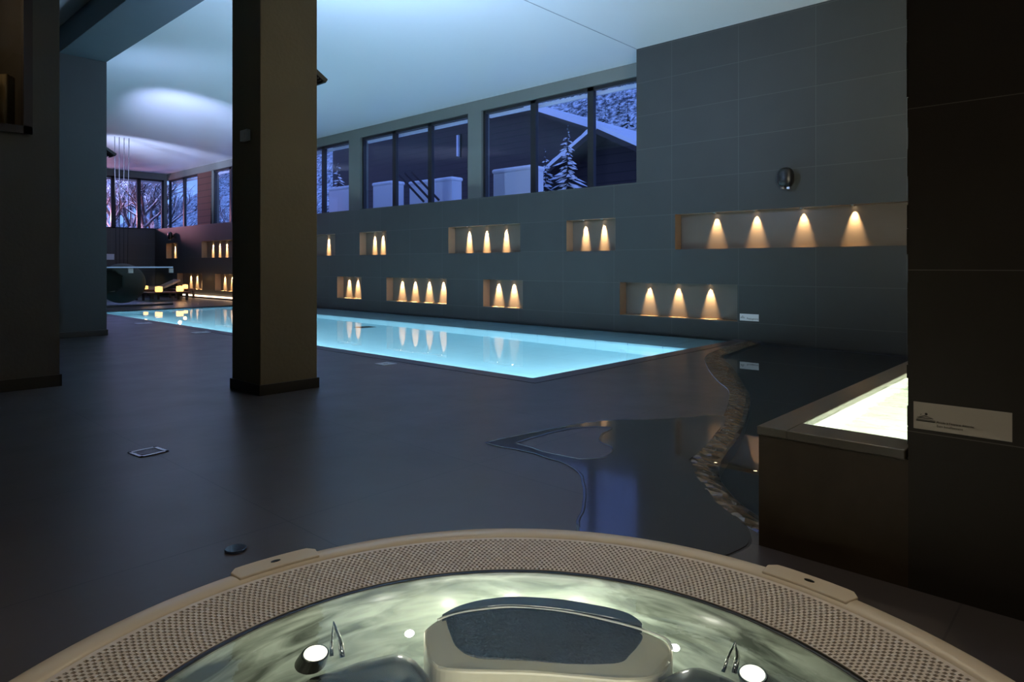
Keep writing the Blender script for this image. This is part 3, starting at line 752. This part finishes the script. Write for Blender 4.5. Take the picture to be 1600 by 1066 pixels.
# rim plates
for ang_px in [(430, 880), (1270, 908)]:
    p = atZ(*ang_px, SPA_Z); a = math.atan2(p.y - C.y, p.x - C.x)
    mb = MB(); w = .115; pts = []
    for k in range(13):
        t = -w + 2 * w * k / 12; e_ = min(1, (w - abs(t)) / .02); pts.append((1.365 + .028 * min(1, e_), a + t))
    for k in range(13):
        t = w - 2 * w * k / 12; pts.append((1.300, a + t * .97))
    mb.prism([(r * math.cos(b), r * math.sin(b)) for r, b in pts], .040, .069); o = mb.build('rim_plate', 'rim_cream', spa, bevel=.004)
    mb = MB(); b0 = a; q = Vector((1.347 * math.cos(b0), 1.347 * math.sin(b0), .0692)); t_ = Vector((-math.sin(b0), math.cos(b0), 0)); n_ = Vector((math.cos(b0), math.sin(b0), 0))
    mb.prism3([q + t_ * (.018 * math.cos(s)) + n_ * (.009 * math.sin(s)) for s in [k * PI / 6 for k in range(12)]], (0, 0, .0012)); mb.build('bolt_recess', 'spa_black', o)
# moulded parts inside, set out from what is seen through the water
def slab(pix, ztop, thick, name, mat, par, zfun=None, bevel=.012, n=5):
    pts = smooth_curve([(*p, 0) for p in pix + [pix[0]]], n)[:-1]
    top = []
    for p in pts:
        z = zfun(p.x, p.y) if zfun else ztop
        q = under(p.x, p.y, z); top.append(Vector(LOC(q)))
    m = MB(); k = len(top); cc = sum(top, Vector()) / k
    bot = [Vector((t.x, t.y, t.z - thick)) for t in top]
    m.add(top + bot, [tuple(range(k)), tuple(range(2 * k - 1, k - 1, -1))] + [(i, k + i, k + (i + 1) % k, (i + 1) % k) for i in range(k)])
    o = m.build(name, mat, par, bevel=bevel)
    return o
seatz = lambda x, y: -.045 - .055 * max(0, min(1, (y - 950) / 90))
body = slab([(662, 985), (690, 966), (745, 955), (800, 950), (880, 957), (960, 973), (1015, 990), (1048, 1010), (1046, 1040), (1020, 1060), (960, 1062), (830, 1052), (720, 1050), (676, 1040), (664, 1010)], 0, .40, 'lounge_seat', 'seat_beige', spa, lambda x, y: seatz(x, y) - .008, .03)
panel = slab([(696, 966), (745, 956), (800, 951.5), (880, 959), (950, 973), (990, 985), (1004, 996), (985, 1022), (966, 1036), (900, 1037), (820, 1031), (745, 1026), (715, 1010), (702, 985)], 0, .02, 'textured_panel', 'textured_panel', spa, seatz, .004)
slab([(690, 961), (718, 946), (760, 936), (810, 932), (880, 937), (950, 949), (985, 960), (1003, 976), (960, 966), (880, 952), (800, 945), (740, 950)], -.02, .10, 'headrest', 'cabinet_black', spa, None, .01)
tr = [Vector(LOC(under(p.x, p.y, -.036))) for p in smooth_curve([(684, 969, 0), (720, 957, 0), (800, 948, 0), (880, 955, 0), (960, 972, 0), (1012, 987, 0), (1042, 1000, 0), (1050, 1015, 0)], 5)]
mb = MB(); mb.tube(tr, .0055, 8); mb.build('edge_highlight', 'highlight_pale', body, smooth=True)  # added pale tube that draws the highlight on the seat's top edge
# two moulded armrests with jets
def armrest(pix, zt, name):
    pts = smooth_curve([(*p, 0) for p in pix + [pix[0]]], 5)[:-1]
    cx = sum(p.x for p in pts) / len(pts); cy = sum(p.y for p in pts) / len(pts)
    m = MB(); K = len(pts); rings = [(1, -.20, .0), (1, -.10, 0), (.96, -.05, 0), (.86, -.012, 0), (.70, .010, 0), (.4, .022, 0), (.1, .026, 0)]
    v = []
    for s, dz, _ in rings:
        for p in pts:
            q = under(cx + (p.x - cx) * s, cy + (p.y - cy) * s, zt); v.append((q.x - C.x, q.y - C.y, zt + dz))
    f = [(i * K + k, i * K + (k + 1) % K, (i + 1) * K + (k + 1) % K, (i + 1) * K + k) for i in range(len(rings) - 1) for k in range(K)]
    f.append(tuple((len(rings) - 1) * K + k for k in range(K)))
    m.add(v, [q[::-1] for q in f]); return m.build(name, 'cabinet_black', spa, smooth=True)
armrest([(470, 1052), (520, 1036), (560, 1022), (610, 1010), (640, 1011), (666, 1032), (686, 1070), (690, 1140), (640, 1200), (540, 1200), (470, 1130)], -.09, 'armrest')
armrest([(1000, 1075), (1030, 1050), (1062, 1035), (1092, 1032), (1125, 1042), (1160, 1058), (1190, 1085), (1200, 1140), (1140, 1200), (1060, 1190), (1000, 1140)], -.09, 'armrest')
for (px_, py_, dx) in [(493, 1021, -1), (1176, 1053, 1)]:
    q = under(px_, py_, -.055); L0 = Vector(LOC(q))
    nrm = (Vector((0, 0, 1)) - FWD * .25 + RGT * (-.25 * dx)).normalized()
    m = MB(); m.tube([L0 - nrm * .09, L0 - nrm * .004], [.046, .040], 28); j = m.build('jet', 'spa_black', spa, smooth=False)
    m = MB(); m.tube([L0 - nrm * .006, L0 + nrm * .001], .0385, 28); m.build('lens_ring', 'chrome', j)
    m = MB(); m.tube([L0 + nrm * .0012, L0 + nrm * .003], .034, 28); m.build('lamp_lens', 'spa_glow', j)
    # curved grab blade beside the jet
    bp = (530, 1026) if dx < 0 else (1142, 1050)
    tip = (521, 972) if dx < 0 else (1149, 1003)
    b0 = under(bp[0] - 12, bp[1], -.08); b1 = under(bp[0] + 5, bp[1] + 2, -.08); tp = under(*tip, .0)
    b0, b1, tp = Vector(LOC(b0)), Vector(LOC(b1)), Vector(LOC(tp))
    m = MB(); m.tube([b1, b1.lerp(tp, .5) + RGT * .008, tp, b0.lerp(tp, .5) - RGT * .002, b0], [.009, .008, .004, .005, .006], 8)
    hd = m.build('grab_blade', 'chrome', spa, smooth=True)
for k in range(3):
    th = math.radians(-13 + 13 * k) ; p = (FWD * math.cos(th) + RGT * math.sin(th)) * .865
    L = light('spa_lamp_far', 'POINT', (p.x, p.y, -.17), 9, (.98, 1, .88), size=.02); L.parent = spa
for s in (-1, 1):
    p = under(640, 990, -.10) if s < 0 else under(1054, 1012, -.10); p = Vector(LOC(p))
    L = light('spa_lamp_side', 'POINT', (p.x, p.y, -.10), .8, (1, .98, .86), size=.014); L.parent = spa
p = FWD * -.3; L = light('spa_lamp_near', 'AREA', (p.x, p.y, -.12), 6, (1, .96, .8), p + FWD, .6, .08); L.parent = spa

# ------------------------------------------------------------------ lounge corner at the far end
SY = 20.4
e = empty('glass_screen', (6.5, SY, 0), 'low clear glass screen with a bright top rail at the far end of the pool', 'glass screen')
xr = atY(270, 430, SY).x
mb = MB(); mb.box((1.8, SY, .02), (xr, SY + .012, 1.08)); part(mb, 'glass', 'screen_glass', e)
mb = MB(); mb.box((1.8, SY - .02, 1.075), (xr, SY + .03, 1.11)); part(mb, 'top_rail', 'soffit_white', e)
for px_ in (204, 267):
    x = atY(px_, 430, SY).x
    mb = MB(); mb.box((x - .06, SY - .03, .93), (x + .06, SY + .04, 1.06)); part(mb, 'clamp', 'sign_plate', e)
mb = MB(); mb.box((1.8, SY - .03, 0), (xr, SY + .05, .05)); part(mb, 'base_channel', 'plinth', e)
# hanging nest chair
cx_, cyy = atY(191, 430, 21.6).x, 21.6
e = empty('hanging_nest_chair', (cx_, cyy, 0), 'dark round hanging nest chair on cables behind the glass screen', 'chair')
mb = MB(); R_ = .62
v = []; f = []; seg, rg = 56, 36
for i in range(rg + 1):
    th = PI * i / rg
    for k in range(seg):
        a = 2 * PI * k / seg
        v.append((R_ * math.sin(th) * math.cos(a), R_ * .8 * math.sin(th) * math.sin(a), .62 + .58 * math.cos(th)))
fd = Vector((-.75, -.66, 0))
for i in range(rg):
    for k in range(seg):
        k2 = (k + 1) % seg; ids = (i * seg + k, (i + 1) * seg + k, (i + 1) * seg + k2, i * seg + k2)
        c_ = sum((Vector(v[q]) for q in ids), Vector()) / 4
        if c_.y < .1 and c_.x < -.05 and ((c_.x + .42) / .30) ** 2 + ((c_.z - .70) / .33) ** 2 < 1: continue
        f.append(ids)
mb.add(v, f); sh = mb.build('shell', 'rattan', e, smooth=True); s_ = sh.modifiers.new('s', 'SOLIDIFY'); s_.thickness = .04
mb = MB(); mb.ell((0, 0, .30), (.46, .36, .12), 20, 10); mb.build('cushion', 'cloth_warm', e, smooth=True)
for k, o_ in enumerate((-.20, -.08, .05, .18)):
    mb = MB(); mb.tube([(o_ * .8, 0, 1.17), (o_, 0, ZC)], .010, 6); mb.build('cable', 'cable', e)
# small display on far wall
mb = MB(); p = atY(168, 401, YF); mb.box((p.x - .35, YF - .03, p.z - .12), (p.x + .22, YF - .001, p.z + .1)); o = mb.build('wall_panel', 'soffit_white'); tag(o, 'small pale panel on the far wall beside the bluish column', 'panel')
# low tables with lanterns
def table(px_, Y, w, d, h, label, n_l, mat='cloth_warm'):
    x = atY(px_, 430, Y).x
    e = empty('low_table', (x, Y, 0), label, 'table', 'low lounge tables by the far corner')
    mb = MB(); mb.box((x - w / 2, Y - d / 2, h - .05), (x + w / 2, Y + d / 2, h)); part(mb, 'table_top', 'wood_brown', e, bevel=.01)
    for sx in (-1, 1):
        for sy in (-1, 1):
            mb = MB(); mb.box((x + sx * w * .42 - .03, Y + sy * d * .38 - .03, 0), (x + sx * w * .42 + .03, Y + sy * d * .38 + .03, h - .05)); part(mb, 'leg', 'wood_dark', e)
    return x
x = table(226, 24.2, .8, .7, .34, 'low dark table farthest left in the lounge corner, with one candle', 1)
def candle(x, y, z, label, s=1.0, en=2.0):
    e = empty('candle_lantern', (x, y, z), label, 'lantern', 'glowing candle lanterns in the lounge corner')
    mb = MB(); mb.lathe([(.06 * s, 0), (.075 * s, .03 * s), (.07 * s, .12 * s), (.0001, .13 * s)], seg=16); mb.build('glass_cup', 'candle_glow', e, smooth=True)
    en *= .35
    mb = MB(); mb.lathe([(.07 * s, 0), (.085 * s, .01), (.0001, .012)], seg=16); mb.build('saucer', 'dark_frame', e)
    L = light('candle_light', 'POINT', (0, 0, .2 * s + .1), en, (1, .55, .2), size=.05); L.parent = e
candle(x, 24.1, .34, 'single small candle on the leftmost low table', 1.0, 4)
x = table(258, 23.2, 1.3, .9, .28, 'low wide table in the lounge corner carrying two glowing lanterns', 2)
candle(x - .3, 22.9, .28, 'left one of the two lanterns on the wide low table', 1.5, 9)
candle(x + .35, 22.9, .28, 'right one of the two lanterns on the wide low table', 1.5, 9)
x = table(284, 24.6, .7, .7, .32, 'low table set against the tiled wall beside the light strip', 1)
candle(x, 24.3, .32, 'lantern on the table nearest the tiled wall', 1.2, 6)
# sun loungers
def lounger(px_, Y, label):
    x = atY(px_, 430, Y).x
    e = empty('sun_lounger', (x, Y, 0), label, 'sun lounger', 'sun loungers in the far corner')
    mb = MB(); mb.box((x - .9, Y - .33, .22), (x + .9, Y + .33, .27)); part(mb, 'frame', 'wood_dark', e)
    mb = MB(); mb.box((x - .9, Y - .3, .272), (x + .3, Y + .3, .35)); part(mb, 'cushion', 'cloth_warm', e, bevel=.02)
    mb = MB(); mb.prism3([(x + .3, Y - .3, .275), (x + .92, Y - .3, .55), (x + .90, Y - .3, .62), (x + .3, Y - .3, .35)], (0, .6, 0)); part(mb, 'backrest', 'cloth_warm', e)
    for sx in (-1, 1):
        for sy in (-1, 1):
            mb = MB(); mb.box((x + sx * .8 - .03, Y + sy * .28 - .03, 0), (x + sx * .8 + .03, Y + sy * .28 + .03, .22)); part(mb, 'leg', 'wood_dark', e)
lounger(236, 26.2, 'padded lounger at the far wall behind the candle table')
lounger(262, 27.6, 'padded lounger in the very corner below the small upper niche')
e = empty('light_strip', (X0 - .05, 22.5, 0), 'warm light strip running along the foot of the tiled wall in the far corner', 'light strip')
mb = MB(); mb.box((X0 - .10, 19.6, .05), (X0 - .01, 25.5, .09)); part(mb, 'glowing_bar', 'strip_glow', e)
mb = MB(); mb.box((X0 - .12, 19.6, 0), (X0 - .002, 25.5, .049)); part(mb, 'base', 'plinth', e)

# ------------------------------------------------------------------ outside
OG = 1.2
def terrain(name, x0, x1, y0, y1, nx, ny, zf, mat, **k):
    v = []; f = []
    for i in range(nx + 1):
        for j in range(ny + 1):
            x = x0 + (x1 - x0) * i / nx; y = y0 + (y1 - y0) * j / ny; v.append((x, y, zf(x, y)))
    for i in range(nx):
        for j in range(ny):
            a = i * (ny + 1) + j; f.append((a, a + ny + 1, a + ny + 2, a + 1))
    mb = MB(); mb.add(v, f); o = mb.build(name, mat, smooth=True); o['kind'] = 'structure'; return o
terrain('ground', X1 + .25, 60, -30, 110, 30, 60, lambda x, y: OG + .25 * noise.noise((x * .3, y * .3, 0)) + max(0, x - 35) * .12, 'snow')
terrain('ground_far', -25, X1 + .25, YF1 + .3, 110, 20, 40, lambda x, y: OG + .9 + .25 * noise.noise((x * .3, y * .3, 0)) + max(0, y - 36) * .32, 'snow')
terrain('mountain', 60, 170, -70, 230, 44, 90, lambda x, y: OG + 3 + (x - 60) * .72 + 5 * noise.noise((x * .05, y * .05, 2)) + 1.6 * noise.noise((x * .25, y * .25, 6)), 'snowy_slope')
def chalet(XF, outline, depth, label, wall, eave):
    """outline: front face points at plane X=XF, listed left base, left eave, apex, right eave, right base (pixels)"""
    P = [atX(a, b, XF) for a, b in outline]
    c0 = Vector((XF, P[2].y, OG))
    e = empty('chalet', c0, label, 'house')
    face = [Vector((p.x, p.y, p.z)) for p in P]; face[0].z = OG - .6; face[-1].z = OG - .6
    face[0].y = face[1].y; face[-1].y = face[3].y
    mb = MB(); mb.prism3(face, (depth, 0, 0)); part(mb, 'walls', wall, e)
    ap = face[2]
    for q, s in ((face[1], 1), (face[3], -1)):
        d = (q - ap); L_ = d.length; d.normalize(); n_ = Vector((0, -d.z, d.y)) if d.y > 0 else Vector((0, d.z, -d.y))
        if n_.z < 0: n_ = -n_
        a0 = ap + Vector((-.8, 0, 0)); b0 = q + d * .7 + Vector((-.8, 0, 0))
        mb = MB(); mb.prism3([a0, b0, b0 + n_ * .16, a0 + n_ * .16], (depth + 1.4, 0, 0)); rf = part(mb, 'roof', 'wood_dark', e)
        mb = MB(); pts = []
        nseg = 14
        lo_ = [a0.lerp(b0, k / nseg) + n_ * .161 for k in range(nseg + 1)]
        hi_ = [a0.lerp(b0, k / nseg) + n_ * (.161 + eave * (.8 + .4 * abs(noise.noise((k * .7, s, XF))))) for k in range(nseg + 1)]
        mb.prism3(lo_ + hi_[::-1], (depth + 1.45, 0, 0)); sn = mb.build('roof_snow', 'snow', None); sn.parent = e; sn.data.transform(Matrix.Translation(-Vector(e.location)))
    return e
c1 = chalet(24, [(440, 330), (520, 205), (818, 172), (1120, 268), (1120, 300)], 9, 'large dark chalet with a snow-laden roof edge outside the windows', 'board_dark', .32)
c2 = chalet(18, [(872, 300), (872, 281), (952, 214), (1060, 262), (1060, 300)], 4, 'small nearer chalet whose snowy gable shows in the rightmost panes', 'board_dark', .14)
# lit doorway lamp on large chalet
e_ = MB(); p = atX(717, 228, 23.9)
e = empty('outdoor_lamp', (23.9, p.y, p.z), 'slim bright lamp on the dark chalet wall', 'lamp')
mb = MB(); mb.box((23.78, p.y - .06, p.z - .55), (23.9, p.y + .06, p.z + .55)); part(mb, 'tube', 'soffit_white', e)
mb = MB(); mb.box((23.9, p.y - .1, p.z - .62), (24.0, p.y + .1, p.z + .62)); part(mb, 'back_plate', 'dark_frame', e)
# snow covered low walls and stair roof
def snow_block(XF, a, b, depth, label):
    p, q = atX(*a, XF), atX(*b, XF)
    e = empty('garden_wall', (XF, (p.y + q.y) / 2, OG), label, 'wall', 'snow covered garden walls outside')
    mb = MB(); mb.box((XF, min(p.y, q.y), OG - .3), (XF + depth, max(p.y, q.y), p.z - .12)); part(mb, 'masonry', 'sign_white', e)
    mb = MB(); mb.box((XF - .04, min(p.y, q.y) - .04, p.z - .12), (XF + depth + .04, max(p.y, q.y) + .04, p.z)); part(mb, 'snow_cap', 'snow', e, bevel=.05)
snow_block(12.6, (771, 265), (829, 300), .5, 'snow topped white wall behind the leftmost pane of the nearest bay')
snow_block(13.6, (583, 286), (612, 318), .5, 'small snow topped block in the left pane of the middle bay')
snow_block(13.6, (681, 279), (706, 312), .4, 'snow topped block in the right pane of the middle bay')
snow_block(13.8, (640, 284), (677, 315), .4, 'snow topped wall in the centre pane of the middle bay')
snow_block(13.5, (514, 294), (547, 325), .6, 'snow topped wall seen just right of the middle column')
p0, p1 = atX(622, 272, 13.2), atX(662, 315, 13.2)
e = empty('stair_rail', p1, 'dark slanting stair rail in front of the snow walls outside', 'railing')
for o_ in (0, .35, .7):
    mb = MB(); mb.tube([p0 - Vector((0, o_, 0)), p1 - Vector((0, o_, 0))], .035, 6); part(mb, 'rail', 'wood_dark', e)
# trees
def branch_tree(base, h, label, seed, mat='snowy_bark', spread=.55, levels=4, group='snowy bare trees beyond the far windows', r0=.12, name='bare_tree'):
    rnd = random.Random(seed); mb = MB()
    def grow(p, d, l, r, lv):
        q = p + d * l; mid = p.lerp(q, .5) + Vector((rnd.uniform(-1, 1), rnd.uniform(-1, 1), 0)) * l * .06
        mb.tube([p, mid, q], [r, r * .85, r * .65], 5 if lv > 1 else 7, cap=False)
        if lv >= levels: return
        for k in range(4 if lv else 6):
            t = rnd.uniform(.35, 1); s = p.lerp(q, t)
            nd = (d + Vector((rnd.uniform(-1, 1), rnd.uniform(-1, 1), rnd.uniform(-.25, .6))) * (spread * 1.6)).normalized()
            grow(s, nd, l * rnd.uniform(.5, .75), r * .55, lv + 1)
    grow(Vector((0, 0, 0)), Vector((0, 0, 1)), h * .42, r0, 0)
    o = mb.build(name, mat, smooth=True); o.location = base; tag(o, label, 'tree', group); return o
def conifer(base, h, label, seed, group, dens=1.0, name='conifer'):
    rnd = random.Random(seed); mb = MB()
    e = empty(name, base, label, 'tree', group)
    mb.tube([(0, 0, 0), (0, 0, h)], [.035 * h * .4, .01], 7); mb.build('trunk', 'bark', e)
    mb = MB(); L_ = int((13 if dens < 1 else 17) * dens)
    for i in range(L_):
        t = i / (L_ - 1)
        n_ = max(5, int((12 if dens < 1 else 17) * (1 - t) + 5)); z0_ = h * (.12 + .86 * t)
        for k in range(n_):
            z = z0_ + rnd.uniform(-.6, .6) * h * .86 / L_; z = min(z, h)
            R = h * (.26 if dens < 1 else .34) * (1 - z / h) + .012 * h
            a = 2 * PI * (k + rnd.random() * .9) / n_; rr_ = R * rnd.uniform(.45, 1.15)
            tip = Vector((rr_ * math.cos(a), rr_ * math.sin(a), z - rr_ * rnd.uniform(.25, .45)))
            root = Vector((0, 0, z)); side = Vector((-math.sin(a), math.cos(a), 0)) * (rr_ * (.26 if dens < 1 else .15) + .01)
            m_ = root.lerp(tip, .6)
            mb.add([root, m_ + side + Vector((0, 0, -.03 * h * .3)), tip, m_ - side + Vector((0, 0, -.03 * h * .3)), m_ + Vector((0, 0, .05 * R + .01)), m_ - Vector((0, 0, .07 * R + .02))],
                   [(0, 1, 4), (1, 2, 4), (2, 3, 4), (3, 0, 4), (1, 0, 5), (2, 1, 5), (3, 2, 5), (0, 3, 5)])
    mb.build('foliage', 'snowy_needles', e)
    return e
p = atX(887, 290, 15.2); conifer((15.2, p.y, OG - .3), atX(887, 196, 15.2).z - OG + .3, 'snowy fir rising beside the small chalet gable', 3, 'snowy firs close to the windows', 1.3)
p = atX(852, 290, 14.9); conifer((14.9, p.y, OG - .3), atX(856, 232, 14.9).z - OG + .3, 'shorter snowy fir left of the small chalet', 5, 'snowy firs close to the windows', 1.1)
p = atX(528, 300, 17.5); conifer((17.5, p.y, OG - .35), 5.1, 'snowy fir seen in the pane just right of the middle column', 8, 'snowy firs close to the windows', 1.2)
p = atX(600, 300, 20.5); conifer((20.5, p.y, OG - .1), 2.6, 'small snowy bush-like fir by the block in the middle bay', 9, 'snowy firs close to the windows', 1)
rnd = random.Random(21)
for k in range(26):
    px_ = 846 + 148 * ((k * .382) % 1); X = 72 + 2 * k; zt = OG + 3 + (X - 60) * .72 - .5
    a = ray(px_, 300); Y = a.y * X / a.x
    conifer((X, Y, zt - 2), rnd.uniform(5, 9), 'one of the distant firs scattered over the snowy mountainside', 100 + k, 'distant firs on the mountainside', .6)
words3 = ['snowy bare tree in the left pane of the far window', 'snowy bare tree at the middle of the far window', 'snowy bare tree in the right pane of the far window', 'snowy bare tree outside the corner panes',
          'snowy bare tree higher up behind the left far pane', 'snowy bare tree higher up behind the right far pane', 'snowy bare tree deep in the thicket beyond the far window', 'snowy bare tree low in the thicket beyond the far window']
for k, (px_, Y) in enumerate([(178, 33), (205, 35), (236, 33.5), (262, 34.5), (185, 38), (246, 39), (220, 42), (225, 31.6)]):
    x = atY(px_, 400, Y).x; branch_tree((x, Y, OG + .9 + max(0, Y - 36) * .32 - .2), 4.2 + (k % 3) * .5, words3[k], 40 + k, spread=.6, levels=4)
p = atX(300, 300, 14); branch_tree((14, 29.5, OG), 4.2, 'snowy bare tree outside the last pane of the tiled wall', 77, spread=.6, levels=4)

light('street_pink', 'POINT', (8.2, 31.6, 3.2), 300, (1, .42, .50), size=.2)
light('street_blue', 'POINT', (9.8, 32.3, 5.6), 420, (.40, .45, 1), size=.3)

# ------------------------------------------------------------------ world and warm lamps of the spa area, partly added
w = bpy.data.worlds.new('World'); sc.world = w; w.use_nodes = True
nt = w.node_tree; bg = nt.nodes['Background']
tc = N(nt, 'ShaderNodeTexCoord'); sp = N(nt, 'ShaderNodeSeparateXYZ'); nt.links.new(tc.outputs['Generated'], sp.inputs[0])
cr = N(nt, 'ShaderNodeValToRGB'); cr.color_ramp.elements[0].position = 0; cr.color_ramp.elements[0].color = (.14, .26, .62, 1)
cr.color_ramp.elements[1].position = .8; cr.color_ramp.elements[1].color = (.07, .12, .38, 1)
nt.links.new(sp.outputs['Z'], cr.inputs[0]); nt.links.new(cr.outputs[0], bg.inputs['Color']); bg.inputs['Strength'].default_value = 2.4

def ceiling_lamp(x, y, label, en, col, ang=110):
    e = empty('ceiling_downlight', (x, y, ZC), label, 'downlight', 'recessed ceiling downlights over the whirlpool area')
    mb = MB(); mb.lathe([(.09, 0), (.09, -.01), (.06, -.014), (.058, -.002)], seg=24); mb.build('trim_ring', 'white_plastic', e, smooth=True)
    L = light('ceiling_spot', 'SPOT', (0, 0, -.03), en, col, (0, 0, -1), .06, angle=math.radians(ang), blend=.9); L.parent = e
ceiling_lamp(.3, -.6, 'recessed ceiling lamp behind the whirlpool', 190, (1, .82, .60))
ceiling_lamp(1.2, 1.2, 'recessed ceiling lamp over the whirlpool', 70, (1, .86, .68), 62)
ceiling_lamp(4.3, 1.7, 'unseen ceiling lamp added over the gap between whirlpool and pool', 75, (1, .76, .46), 150)  # unseen, added to warm the column face, floor and right wall

e = empty('added_spotlight', (5.2, .6, ZC), 'unseen spotlight added to brighten the middle column', 'spotlight')  # unseen, added only to light the middle column
mb = MB(); mb.tube([(0, 0, 0), (0, 0, -.08)], .02, 10); mb.tube([(0, 0, -.08), (-.04, .09, -.15)], .05, 16); mb.build('head', 'white_plastic', e)
L = light('column_spot', 'SPOT', (-.05, .12, -.18), 75, (1, .80, .45), (-1.8, 4.6, -1.9), .05, angle=math.radians(50), blend=.9); L.parent = e

# ------------------------------------------------------------------ camera
cam = bpy.data.cameras.new('cam'); co = bpy.data.objects.new('camera', cam); COL.objects.link(co)
co.location = (0, 0, EYE); co.rotation_euler = (PI / 2, 0, math.atan2(-FWD.x, FWD.y))
cam.sensor_width = 36; cam.lens = 36 * F / 1600; cam.shift_y = -(533 - HY) / 1600; cam.clip_start = .05; cam.clip_end = 400
sc.camera = co
sc.view_settings.view_transform = 'Standard'; sc.view_settings.look = 'None'; sc.view_settings.gamma = 1; sc.view_settings.use_curve_mapping = False
sc.view_settings.exposure = 0
sc.cycles.use_denoising = True; sc.cycles.denoiser = 'OPENIMAGEDENOISE'
sc.cycles.max_bounces = 10; sc.cycles.transmission_bounces = 8; sc.cycles.glossy_bounces = 5; sc.cycles.diffuse_bounces = 4
sc.cycles.sample_clamp_indirect = 6; sc.cycles.transparent_max_bounces = 12
